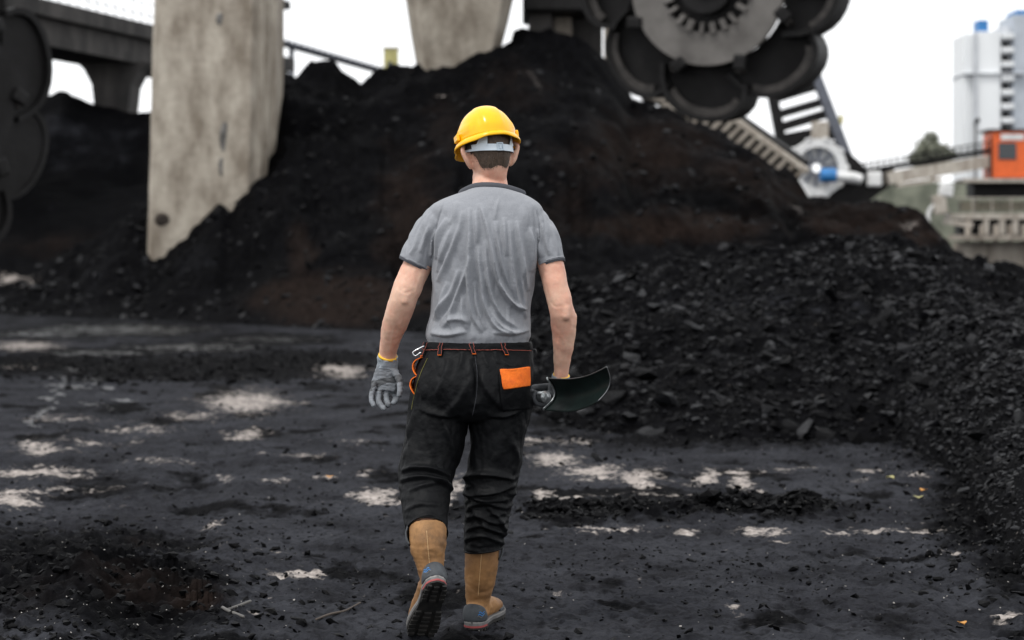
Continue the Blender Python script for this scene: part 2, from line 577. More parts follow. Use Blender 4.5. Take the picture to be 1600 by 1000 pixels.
def ground():
    py = np.concatenate([np.linspace(3000, 1400, 12), np.linspace(1380, 1060, 30), np.arange(1056, 470, -1.7), np.arange(470, 412, -2.0), np.array([410, 408, 406, 404.5, 403, 402, 401.3])])
    d = gd(py)
    d = np.concatenate([[-40, -15, -5, -1, 0.6], d])
    u = np.concatenate([np.linspace(-4, -0.6, 14), np.linspace(-0.56, -0.29, 40), np.linspace(-0.285, 0.285, 900), np.linspace(0.29, 0.56, 40), np.linspace(0.6, 4, 14)])
    U, D = np.meshgrid(u, d)
    X = U * np.maximum(D, 4.0)
    nr, nc = X.shape
    x, y = X.ravel(), D.ravel()
    yy = np.maximum(y, 1.0)
    px = 800 + x / yy * F
    pyv = HOR + CH * F / yy
    P = np.stack([x, y, np.zeros_like(x)], 1)
    near = np.exp(-np.maximum(y - 6, 0) / 40) * (y > 0)
    big = fbm(P * 0.55, 3)
    mid = fbm(P * 2.6 + 5, 4)
    fine = fbm(P * 13 + 9, 3)
    clod = ell(px, pyv, CLOD)
    z = near * (0.014 * big + 0.009 * mid + 0.016 * fine + 0.006 * fbm(P * 31 + 3, 2) + 0.02 * np.maximum(fbm(P * np.array([5.0, 5.0, 1]) + 61, 3) - .35, 0))
    z += clod * (0.03 * np.maximum(mid, -0.2) + 0.035 * np.maximum(fbm(P * 6 + 31, 3), 0) + 0.012 * fine)
    # the churned mound at bottom left with the tyre tread pressed in it
    q = ell(px, pyv, [(60, 930, 200, 60), (230, 925, 90, 40)])
    z += q * (0.07 + 0.05 * big + 0.045 * np.abs(mid))
    # ridge of clods pushed up by wheels on the right
    z += ell(px, pyv, [(1130, 800, 60, 13), (1265, 800, 60, 11), (960, 800, 110, 9, .6)]) * 0.06 * (0.6 + mid)
    # tread of a big tyre pressed across the mound
    A_, B_ = G(165, 878), G(318, 968)
    L_ = math.hypot(B_[0] - A_[0], B_[1] - A_[1])
    tx, ty = (B_[0] - A_[0]) / L_, (B_[1] - A_[1]) / L_
    sA = (x - A_[0]) * tx + (y - A_[1]) * ty
    nA = -(x - A_[0]) * ty + (y - A_[1]) * tx + 0.03 * np.sin(sA * 5)
    ins = sstep(-.1, .05, sA) * (1 - sstep(L_ - .05, L_ + .15, sA)) * (1 - sstep(.13, .2, np.abs(nA)))
    z += ins * (-.03 +   .055 * sstep(-.1, .35, np.sin((sA + .6 * np.abs(nA)) * 2 * math.pi / .085)) * (.6 + .5 * mid))
    # two wheel ruts running away on the right and one on the left
    for (x0, y0, x1, y1, w, dep) in ((1.62, 6.6, 1.72, 9.5, 0.10, 0.03), (1.0, 6.5, 1.16, 9.0, 0.09, 0.02), (-1.25, 6.2, -2.3, 16, 0.16, 0.035), (-1.75, 6.2, -3.4, 18, 0.16, 0.035)):
        t = np.clip((y - y0) / (y1 - y0), 0, 1)
        xc = x0 + (x1 - x0) * t + 0.05 * np.sin(y * 1.1)
        inside = sstep(y0 - 1, y0, y) * (1 - sstep(y1 - 1, y1 + 1, y))
        a = np.abs(x - xc)
        z += inside * (-dep * np.exp(-(a / w) ** 2) + 0.6 * dep * np.exp(-((a - 1.7 * w) / (0.5 * w)) ** 2)) * (0.7 + 0.5 * mid)
        z += inside * np.exp(-(a / w) ** 2) * 0.012 * sstep(-0.2, 0.5, np.sin(y * 42 + (x - xc) * 30))
    V = np.stack([x, y, z], 1)
    idx = np.arange(nr * nc).reshape(nr, nc)
    Q = np.stack([idx[:-1, :-1], idx[:-1, 1:], idx[1:, 1:], idx[1:, :-1]], -1).reshape(-1, 4)
    me = to_mesh('ground', V, Q)
    warp = 22 * np.stack([fbm(P * 1.6 + 40, 3), 0.35 * fbm(P * 1.6 + 80, 3)], 1)
    def at(n, a):
        l = me.attributes.new(n, 'FLOAT', 'POINT')
        l.data.foreach_set('value', a.astype(np.float32))
    at('sand', ell(px + warp[:, 0], pyv + warp[:, 1] * (pyv - 400) / 400, SAND) * (1 - 0.5 * q))
    at('wet', ell(px + warp[:, 0], pyv + warp[:, 1] * 0.5, WET))
    dk = ell(px + warp[:, 0], pyv + warp[:, 1], DARK)
    dk = np.maximum(dk, sstep(25, 40, y) * 0.5)
    at('dark', np.maximum(dk, 0.75 * sstep(-0.05, 0.6, fbm(P * np.array([1.9, 1.3, 1]) + 71, 5))))
    at('brown', 0.8 * ell(px, pyv, [(190, 930, 120, 40, .7), (60, 960, 120, 40, .6), (310, 950, 60, 25, .9), (220, 850, 50, 18, .7), (930, 915, 60, 12, .5)]))
    link('ground', me, M_GROUND)['kind'] = 'structure'
    return x, y, z, nr, nc
gx, gy, gz, gnr, gnc = ground()
GU = (gx / np.maximum(gy, 4.0)).reshape(gnr, gnc)[0]
GD = gy.reshape(gnr, gnc)[:, 0]
GZ = gz.reshape(gnr, gnc)
def ground_z(x, y):
    u = x / max(y, 4.0)
    i = int(np.clip(np.searchsorted(GD, y), 0, gnr - 1))
    j = int(np.clip(np.searchsorted(GU, u), 0, gnc - 1))
    return float(GZ[i, j])

# ------------------------------------------------------------------ coal heaps
class Heap:
    def __init__(s, cols, base, rdist, rrow, ptoe=1.15, amp=0.25, fr=0.5, nu=320, nv=150, seed=0, back=1.9, brown=(), sand=(), dust=(), u0=None, u1=None):
        """cols: pixel columns; base: distance of the toe, rdist: distance of the crest, rrow: pixel row of the crest"""
        s.c = np.array(cols, float)
        s.b, s.r = np.array(base, float), np.array(rdist, float)
        s.z = np.maximum(CH + (HOR - np.array(rrow, float)) / F * s.r, -0.4)
        s.ptoe, s.amp, s.fr, s.seed, s.back = ptoe, amp, fr, seed, back
        s.nu, s.nv = nu, nv
        s.brown, s.sand, s.dust = list(brown), list(sand), list(dust)
    def raw(s, px, d):
        b, r, zr = np.interp(px, s.c, s.b), np.interp(px, s.c, s.r), np.interp(px, s.c, s.z)
        t = (d - b) / (r - b)
        up = zr * np.clip(t, 0, 1) ** s.ptoe
        dn = zr * (1 - ((t - 1) / (s.back - 1)) ** 1.3 * 1.1) if False else zr - (t - 1) * (r - b) * 0.55
        z = np.where(t <= 1, up, dn)
        # rounded crest
        k = 0.12
        z = np.where(np.abs(t - 1) < k, z - zr * 0.0, z)
        return np.where(t < 0, t * (r - b) * 0.3, z), t, zr
    def height(s, px, d):
        z, t, zr = s.raw(px, d)
        x = (px - 800) / F * d
        P = np.stack([x, d, np.zeros_like(x) + s.seed], 1)
        a = np.clip(t * 3, 0, 1) * np.clip(zr / 1.0, 0.15, 1)
        n = s.amp * fbm(P * s.fr, 5) + 0.35 * s.amp * np.abs(fbm(P * s.fr * 3.1 + 7, 3))
        # gullies where the coal has slid down
        g = fbm(np.stack([px / 55.0, d * 0.05, np.zeros_like(d) + s.seed + 3], 1), 3)
        n = n - 1.3 * s.amp * np.maximum(g, 0) * np.sin(np.clip(t, 0, 1) * math.pi)
        return z + a * n
    def mesh(s, name, label):
        u = np.linspace(s.c[0], s.c[-1], s.nu)
        tt = np.concatenate([np.linspace(-0.12, 1.0, s.nv), np.linspace(1.02, s.back, 24)])
        PX, T = np.meshgrid(u, tt)
        px, t = PX.ravel(), T.ravel()
        b, r = np.interp(px, s.c, s.b), np.interp(px, s.c, s.r)
        d = b + t * (r - b)
        z = s.height(px, d)
        x = (px - 800) / F * d
        V = np.stack([x, d, z], 1)
        nr, nc = PX.shape
        idx = np.arange(nr * nc).reshape(nr, nc)
        Q = np.stack([idx[:-1, :-1], idx[:-1, 1:], idx[1:, 1:], idx[1:, :-1]], -1).reshape(-1, 4)
        me = to_mesh(name, V, Q)
        pyv = HOR - (z - CH) / d * F
        P = np.stack([x, d, z], 1)
        w = 25 * fbm(P * 0.5 + 3, 3)
        def at(n, a):
            l = me.attributes.new(n, 'FLOAT', 'POINT')
            l.data.foreach_set('value', a.astype(np.float32))
        at('sand', ell(px + w, pyv + 0.5 * w, s.sand) if s.sand else np.zeros_like(px))
        at('wet', np.zeros_like(px))
        du = ell(px + w, pyv + 0.5 * w, s.dust) if s.dust else np.zeros_like(px)
        at('dark', np.clip(0.95 - du - 0.22 * sstep(0.1, 0.8, fbm(P * np.array([0.5, 0.5, 0.9]), 4)), 0, 1))
        at('brown', ell(px + w, pyv + 0.6 * w, s.brown) if s.brown else np.zeros_like(px))
        o = link(name, me, M_GROUND)
        return tag(o, label, 'coal heap')

main = Heap([-200, -60, 0, 60, 100, 170, 230, 265, 300, 340, 400, 445, 520, 565, 620, 660, 735, 775, 800, 830, 865, 920, 950, 985, 1030, 1080, 1130, 1180, 1230, 1260, 1330, 1400, 1450, 1500, 1540, 1620, 1800],
            [48, 46, 45, 44, 43, 41.5, 41, 40.5, 40, 39, 38, 37, 36, 35.5, 35, 34, 33, 33, 32.5, 32, 32, 31.5, 31, 31, 30.5, 30, 30, 29.5, 29, 29, 28.5, 28, 27.5, 27, 27, 26, 25],
            [54, 51, 50, 49, 48, 47.5, 47.5, 47.5, 48, 48.5, 49.5, 50, 51, 51, 52, 52, 52, 52, 52, 52, 52, 52, 52, 52, 51, 50, 49, 48, 47, 46, 44, 42, 41, 40, 39, 38, 36],
            [470, 445, 432, 412, 394, 356, 308, 288, 262, 220, 155, 104, 97, 124, 104, 96, 97, 66, 62, 68, 76, 82, 108, 150, 166, 186, 214, 248, 280, 300, 318, 334, 354, 392, 412, 440, 450],
            amp=0.42, fr=0.45, nu=420, nv=170, seed=2,
            brown=[(520, 470, 120, 38, 1.25), (470, 400, 30, 60, .8), (640, 330, 70, 120, .8), (620, 470, 90, 35, .9), (1050, 355, 190, 26, 1.0), (880, 330, 60, 80, .6), (1340, 340, 110, 32, 1.1), (1200, 300, 90, 40, .7), (1000, 240, 170, 70, .75), (1150, 270, 90, 40, .7), (800, 140, 90, 60, .55), (1440, 370, 60, 22, 1.0), (700, 200, 60, 60, .6)],
            sand=[(15, 438, 36, 9, .95), (1408, 345, 14, 12, .72), (1245, 325, 16, 8, .55), (690, 150, 14, 6, .5), (840, 130, 5, 16, .55)],
            dust=[(960, 225, 150, 50, .12), (1120, 265, 90, 40, .2), (300, 430, 200, 40, .08), (1050, 210, 120, 20, .15)])
main_o = main.mesh('coal_heap', 'tall black coal heap rising behind the worker to the concrete piers')

front = Heap([640, 700, 760, 830, 880, 950, 1050, 1150, 1250, 1350, 1400, 1450, 1480, 1530, 1565, 1620, 1700, 1850],
             [19.5, 18.8, 17.8, 17.0, 15.6, 14.9, 14.5, 14.25, 14.2, 14.1, 14.0, 13.0, 12.1, 10.2, 8.9, 7.8, 7.2, 6.6],
             [20, 20, 20, 20, 20, 20, 20, 20, 20, 20, 20, 19.6, 19.3, 18.8, 18.4, 18, 17.5, 17],
             [660, 602, 560, 478, 446, 428, 405, 392, 378, 370, 374, 384, 394, 416, 430, 444, 450, 455],
             ptoe=0.8, amp=0.15, fr=0.9, nu=420, nv=150, seed=9, dust=[(1150, 480, 230, 40, .3), (1200, 440, 150, 20, .25), (980, 500, 90, 40, .25)])
front_o = front.mesh('coal_heap', 'low lumpy coal heap of broken chunks right of the worker')

farh = Heap([-400, -100, 0, 60, 100, 140, 165, 200, 240, 300, 360, 460], [60] * 12, [73] * 12,
            [120, 140, 146, 150, 147, 156, 160, 168, 172, 178, 200, 330], amp=0.3, fr=0.3, nu=110, nv=60, seed=14, dust=[(120, 220, 160, 60, .3)])
farh_o = farh.mesh('coal_heap', 'far grey-black coal heap under the conveyor bridge behind the left pier')
bank = Heap([-400, -60, 0, 100, 180, 240, 300, 360], [56] * 8, [66] * 8, [285, 290, 292, 290, 293, 296, 310, 420], amp=0.2, fr=0.4, nu=90, nv=50, seed=21, brown=[(80, 380, 160, 30, .6)])
bank_o = bank.mesh('coal_bank', 'dark coal bank left of the concrete pier below the far heap')

# ------------------------------------------------------------------ lumps of coal
def hull(n, seed, squash=(1, 1, 1)):
    rg = np.random.default_rng(seed)
    P = rg.normal(size=(n, 3))
    P /= np.linalg.norm(P, axis=1)[:, None]
    P *= rg.uniform(0.75, 1.1, (n, 1))
    P *= np.array(squash)
    bm = bmesh.new()
    for p in P:
        bm.verts.new(p)
    bmesh.ops.convex_hull(bm, input=bm.verts[:])
    bmesh.ops.delete(bm, geom=[v for v in bm.verts if not v.link_faces], context='VERTS')
    bmesh.ops.triangulate(bm, faces=bm.faces[:])
    bm.verts.index_update()
    V = np.array([v.co[:] for v in bm.verts])
    Q = np.array([[v.index for v in f.verts] for f in bm.faces])
    bm.free()
    return V, Q
SHAPES = [hull(n, 100 + i, sq) for i, (n, sq) in enumerate([(12, (1, 1, .7)), (11, (1.3, .8, .6)), (13, (1, .9, .9)), (10, (1.2, 1, .45)), (14, (1, 1.1, .8)), (12, (1.4, .9, .5))])]

def rotmats(n):
    q = RNG.normal(size=(n, 4))
    q /= np.linalg.norm(q, axis=1)[:, None]
    w, x, y, z = q.T
    return np.stack([np.stack([1 - 2 * (y * y + z * z), 2 * (x * y - z * w), 2 * (x * z + y * w)], -1),
                     np.stack([2 * (x * y + z * w), 1 - 2 * (x * x + z * z), 2 * (y * z - x * w)], -1),
                     np.stack([2 * (x * z - y * w), 2 * (y * z + x * w), 1 - 2 * (x * x + y * y)], -1)], 1)

def rubble(name, pos, size, m, parent=None):
    Vs, Fs, off = [], [], 0
    k = RNG.integers(0, len(SHAPES), len(pos))
    for s in range(len(SHAPES)):
        sel = np.where(k == s)[0]
        if not len(sel):
            continue
        V0, F0 = SHAPES[s]
        R = rotmats(len(sel))
        V = np.einsum('nij,vj->nvi', R, V0) * size[sel][:, None, None]
        V[:, :, 2] *= 0.75
        V += pos[sel][:, None, :]
        Fq = F0[None] + (np.arange(len(sel)) * len(V0))[:, None, None] + off
        Vs.append(V.reshape(-1, 3))
        Fs.append(Fq.reshape(-1, 3))
        off += len(sel) * len(V0)
    me = to_mesh(name, np.concatenate(Vs), np.concatenate(Fs), smooth=False)
    o = link(name, me, m, parent)
    o['kind'] = 'stuff'
    return o

LUMP_ME = []
for i, (V0, F0) in enumerate(SHAPES):
    for mm in (M_COAL, M_COAL_G):
        me_ = to_mesh('coal_lump', V0 * np.array([1, 1, .8]), F0, smooth=False)
        me_.materials.append(mm)
        LUMP_ME.append(me_)

def heap_points(h, n, tlo=0.0, thi=1.02, bias=1.0, c0=None, c1=None):
    px = RNG.uniform(c0 if c0 is not None else h.c[0], c1 if c1 is not None else h.c[-1], n)
    t = tlo + (thi - tlo) * RNG.uniform(0, 1, n) ** bias
    b, r = np.interp(px, h.c, h.b), np.interp(px, h.c, h.r)
    d = b + t * (r - b)
    z = h.height(px, d)
    return np.stack([(px - 800) / F * d, d, z], 1), px, t

# front heap: the biggest lumps are pieces of their own, the rest one mass
P, px, t = heap_points(front, 15000, -0.05, 1.0, 0.9, 760, 1750)
sz = (0.010 + 0.05 * RNG.uniform(0, 1, len(P)) ** 4) * np.clip(P[:, 1] / 15, .5, 1)
rubble('coal_rubble', P, sz, M_COAL, front_o)
P, px, t = heap_points(front, 4000, -0.06, 1.0, 0.9, 780, 1700)
sz = (0.010 + 0.055 * RNG.uniform(0, 1, len(P)) ** 4) * np.clip(P[:, 1] / 15, .5, 1)
rubble('coal_rubble', P, sz, M_COAL_G, front_o)
P, px, t = heap_points(front, 290, -0.03, 0.95, 1.1, 840, 1640)
for i in range(len(P)):
    s_ = (0.035 + 0.085 * random.random() ** 2) * (1.2 if t[i] < 0.3 else 1) * min(1, max(.35, (P[i, 1] - 4) / 11))
    o = bpy.data.objects.new('coal_lump', random.choice(LUMP_ME))
    COL.objects.link(o)
    o.parent = front_o
    o.location = P[i] + np.array([0, 0, s_ * 0.15])
    o.rotation_euler = (random.uniform(-.6, .6), random.uniform(-.6, .6), random.uniform(0, 6.28))
    o.scale = (s_, s_ * random.uniform(.8, 1.1), s_ * random.uniform(.7, 1))
P, px, t = heap_points(front, 9000, -0.08, 0.8, 0.9, 1420, 1750)
rubble('coal_rubble', P, (0.007 + 0.035 * RNG.uniform(0, 1, len(P)) ** 3) * np.clip(P[:, 1] / 13, .5, 1), M_COAL_G, front_o)
# main heap
P, px, t = heap_points(main, 2600, -0.06, 1.0, 1.0, -50, 1650)
rubble('coal_rubble', P, 0.03 + 0.11 * RNG.uniform(0, 1, len(P)) ** 4, M_COAL, main_o)
P, px, t = heap_points(main, 1500, -0.06, 1.0, 1.0, -50, 1650)
rubble('coal_rubble', P, 0.03 + 0.13 * RNG.uniform(0, 1, len(P)) ** 3, M_COAL_G, main_o)

# crumbs on the yard, thick along the clod bands
def yard_points(n):
    out_ = []
    while len(out_) < n:
        px = RNG.uniform(-120, 1720, 4000)
        d = RNG.uniform(0, 1, 4000)
        py = 470 + 560 * d
        pr = 0.035 + 0.9 * ell(px, py, CLOD) * (1 - 0.75 * ell(px, py, [(100, 930, 260, 70)]))
        ok = RNG.uniform(0, 1, 4000) < pr
        for a, b in zip(px[ok], py[ok]):
            g = G(a, b)
            out_.append((g[0], g[1], ground_z(g[0], g[1])))
    return np.array(out_[:n])
P = yard_points(8000)
crumb = rubble('coal_crumbs', P, 0.006 + 0.026 * RNG.uniform(0, 1, len(P)) ** 3, M_COAL)
tag(crumb, 'small coal crumbs strewn over the dusty yard', 'coal crumbs')
P = yard_points(1300)
P[:, 2] += 0.002
grit = rubble('pale_grit', P, 0.002 + 0.004 * RNG.uniform(0, 1, len(P)) ** 2, mat('grit', (0.33, 0.31, 0.29), 0.7))
tag(grit, 'pale grit specks scattered on the dark yard', 'grit')

# clods of mud churned up by wheels, in bands across the left of the yard and along the right ridge
def band_points(n, L):
    k = RNG.integers(0, len(L), n)
    E = np.array([e[:4] for e in L])[k]
    px, py = E[:, 0] + RNG.normal(size=n) * E[:, 2] * .6, np.maximum(E[:, 1] + RNG.normal(size=n) * E[:, 3] * .55, 470)
    g = np.array([G(a, b) for a, b in zip(px, py)])
    g[:, 2] = [ground_z(a, b) for a, b in zip(g[:, 0], g[:, 1])]
    return g
P = band_points(2600, [(330, 578, 260, 18), (100, 575, 160, 18), (420, 560, 160, 14), (240, 590, 150, 10)])
o = rubble('mud_clods', P, 0.012 + 0.06 * RNG.uniform(0, 1, len(P)) ** 3, M_COAL)
tag(o, 'band of black mud clods across the left middle of the yard', 'mud clods')
P = band_points(1500, [(1090, 798, 200, 10), (1130, 790, 60, 12), (1260, 790, 50, 11), (900, 802, 80, 10)])
o = rubble('mud_clods', P, 0.008 + 0.035 * RNG.uniform(0, 1, len(P)) ** 3, M_COAL)
tag(o, 'low ridge of black mud clods right of the knees', 'mud clods')
P = band_points(2200, [(300, 700, 260, 60), (450, 800, 200, 50), (1000, 880, 300, 50), (1250, 900, 200, 60), (600, 900, 250, 50)])
o = rubble('mud_specks', P, 0.003 + 0.012 * RNG.uniform(0, 1, len(P)) ** 3, M_COAL)
tag(o, 'fine black mud specks on the open yard around the boots', 'mud specks')

# bigger lumps lying loose on the yard, one by one
LOOSE = [(932, 713, 14), (990, 782, 9), (1013, 786, 8), (1064, 718, 7), (1110, 790, 20), (1135, 780, 22), (1160, 795, 16), (1238, 785, 18), (1272, 783, 16), (1330, 806, 11), (1355, 799, 6),
         (1368, 787, 7), (1057, 793, 8), (1080, 874, 8), (1013, 759, 4), (1085, 753, 5), (1451, 899, 6), (1485, 984, 11), (1170, 988, 8), (1168, 870, 4), (1283, 876, 4), (1440, 735, 8), (960, 790, 9),
         (905, 800, 8), (880, 792, 7), (1200, 800, 11), (1300, 800, 8), (985, 680, 8), (1230, 692, 7), (345, 632, 6), (362, 636, 5), (505, 665, 5), (567, 642, 6), (462, 815, 6), (240, 762, 5), (268, 770, 5),
         (300, 905, 12), (330, 920, 10), (265, 900, 14), (60, 890, 16), (110, 905, 14), (30, 950, 16), (150, 950, 16), (200, 960, 12), (1330, 685, 10), (1370, 678, 12), (1400, 684, 12), (1180, 688, 9),
         (1290, 683, 9), (1075, 690, 8), (870, 668, 10), (905, 665, 9), (1430, 700, 9), (1480, 760, 9), (1510, 820, 10), (1545, 860, 12), (1575, 890, 12), (1500, 790, 8), (1470, 720, 10),
         (250, 575, 7), (310, 580, 8), (360, 570, 7), (420, 585, 7), (180, 580, 8), (210, 560, 7), (470, 572, 7), (700, 795, 8), (830, 802, 9), (855, 795, 7)]
for i, (px_, py_, r_) in enumerate(LOOSE):
    g = G(px_, py_ + r_ * 0.6)
    s_ = r_ / F * g[1]
    o = bpy.data.objects.new('coal_lump', LUMP_ME[(i * 2) % len(LUMP_ME)] if i % 5 else LUMP_ME[1 + (i * 2) % (len(LUMP_ME) - 1)])
    COL.objects.link(o)
    o.location = (g[0], g[1], ground_z(g[0], g[1]) + s_ * 0.35)
    o.rotation_euler = (random.uniform(-.5, .5), random.uniform(-.5, .5), random.uniform(0, 6.28))
    o.scale = (s_, s_, s_ * 0.9)
    tag(o, 'loose black coal lump lying on the dusty yard', 'coal lump', 'loose coal lumps on the yard')

# ------------------------------------------------------------------ concrete piers
def slab_prism(plan, zb, zt, scale_b=1.0, scale_t=1.0, shift_b=(0, 0), shift_t=(0, 0), rings=14, rough=0.0, seed=0):
    """a pier from its plan outline (metres, x and y), tapering from bottom to top, with a slightly worn face"""
    plan = np.asarray(plan, float)
    c = plan.mean(0)
    # densify outline
    L = []
    for i in range(len(plan)):
        a, b = plan[i], plan[(i + 1) % len(plan)]
        k = max(1, int(np.linalg.norm(b - a) / 0.35))
        L += [a + (b - a) * q / k for q in range(k)]
    L = np.array(L)
    V, Q = [], []
    n = len(L)
    for r in range(rings + 1):
        t = r / rings
        sc = scale_b + (scale_t - scale_b) * t
        sh = np.array(shift_b) * (1 - t) + np.array(shift_t) * t
        ring = c + (L - c) * sc + sh
        V.append(np.column_stack([ring, np.full(n, zb + (zt - zb) * t)]))
    V = np.concatenate(V)
    if rough:
        V[:, :2] += rough * np.column_stack([perlin(V * 1.3 + seed), perlin(V * 1.3 + seed + 50)])
    for r in range(rings):
        for j in range(n):
            j2 = (j + 1) % n
            Q.append((r * n + j, r * n + j2, (r + 1) * n + j2, (r + 1) * n + j))
    Q.append(tuple(range(n))[::-1])
    Q.append(tuple(range(rings * n, rings * n + n)))
    return V, Q

def X(px, d):
    return (px - 800) / F * d

def Z(py, d):
    return CH + (HOR - py) / F * d

# left pier: broad front face, stepped and grooved right flank
d0 = 45.0
plan = [(X(236, d0), d0 + 3.0), (X(236, d0), d0 + .15), (X(243, d0), d0), (X(330, d0), d0 - .02), (X(390, d0), d0)]
plan += [(X(a, b), b) for a, b in ((396, 45.12), (401, 45.3), (409, 45.35), (411, 45.8), (418, 45.85), (421, 46.4), (429, 46.5), (432, 47.2), (440, 48.0))]
pier = empty('concrete_pier', (X(335, d0), d0 + 1.5, 0), 'tall weathered concrete pier with grooved flank standing in the coal at left', 'pier')
V, Q = slab_prism(plan, -0.5, 9.5, 1.03, 1.0, (-.10, 0), (.10, 0), rings=24, rough=0.02)
mb = MB().add(V, Q)
mb.build('shaft', M_CONC, pier, smooth=True)
# raised rusty plug near its foot, dark colour standing for a hollow's shade, and patches of spalled render
hole = MB()
V, Q = tube([W(255, 343, 44.99), W(255, 343, 44.93)], [0.20, 0.13], [0.17, 0.1], n=14, m=1, ref=(1, 0, 0))
hole.add(V, Q)
hole.build('hollow_shade_plug', mat('rusty_hole', (0.05, 0.035, 0.025), 0.9, col2=(0.015, 0.012, 0.01), vscale=8), pier, smooth=True)
for (x, y, w, h) in ((352, 215, .14, .75), (347, 262, .10, .5), (345, 30, .12, .3)):
    V, Q = tube([W(x, y, 44.99), W(x + 1, y, 44.965)], [w, w * .8], [h / 2, h / 2.4], n=12, m=1, ref=(1, 0, 0))
    V = V + 0.03 * np.column_stack([perlin(V * 4), 0 * V[:, 0], perlin(V * 4 + 9)])
    MB().add(V, Q).build('spalled_patch', mat('patch', (0.24, 0.23, 0.215), 0.9, col2=(0.09, 0.085, 0.08), vscale=3), pier, smooth=True)

# middle pier: narrows towards the coal
d1 = 51.0
mp = empty('concrete_pier', (X(715, d1), d1 + 1, 0), 'concrete pier narrowing downwards, on the heap crest above the yellow helmet', 'pier')
pl_t = [(X(630, d1), d1 + .9), (X(652, d1), d1), (X(785, d1), d1), (X(800, d1), d1 + .6), (X(800, d1), d1 + 2.2), (X(630, d1), d1 + 2.2)]
V, Q = slab_prism(pl_t, Z(170, d1), Z(-60, d1), 0.58, 1.12, (-.12, 0), (0.05, 0), rings=12, rough=0.02, seed=4)
MB().add(V, Q).build('shaft', M_CONC, mp, smooth=True)

# right pier behind the wheel: dark head beam on a recessed concrete wall
d2 = 53.0
rp = empty('concrete_pier', (X(890, d2), d2 + 1, 0), 'dark concrete abutment with dark head beam left of the hanging bucket wheel', 'pier')
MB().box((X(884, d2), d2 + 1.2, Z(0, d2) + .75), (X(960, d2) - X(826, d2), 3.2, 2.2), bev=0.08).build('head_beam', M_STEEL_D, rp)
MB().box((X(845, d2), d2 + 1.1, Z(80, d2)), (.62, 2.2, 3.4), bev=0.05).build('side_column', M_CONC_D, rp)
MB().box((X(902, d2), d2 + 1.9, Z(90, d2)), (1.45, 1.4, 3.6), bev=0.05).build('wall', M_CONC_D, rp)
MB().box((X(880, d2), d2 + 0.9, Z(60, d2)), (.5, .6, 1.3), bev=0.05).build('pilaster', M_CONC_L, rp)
MB().rod([(X(949, d2), d2 - .4, Z(150, d2)), (X(949, d2), d2 - .4, Z(-60, d2))], 0.11, n=10).build('downpipe', M_CONC_L, rp, smooth=True)
# mottled footing behind the wheel
fb = MB()
for (x, y, w, h, a) in ((990, 100, .9, .6, .2), (1010, 125, .8, .55, -.2), (1030, 145, .8, .5, .3), (1002, 85, .35, .3, .1), (1055, 160, .7, .5, .1)):
    fb.box((X(x, 53.5), 54, Z(y, 53.5)), (w, .9, h), R=Matrix.Rotation(a, 3, 'Y'), bev=0.06)
fo = fb.build('broken_footing', M_CONC_L)
tag(fo, 'broken pale concrete blocks on the heap behind the bucket wheel', 'rubble')

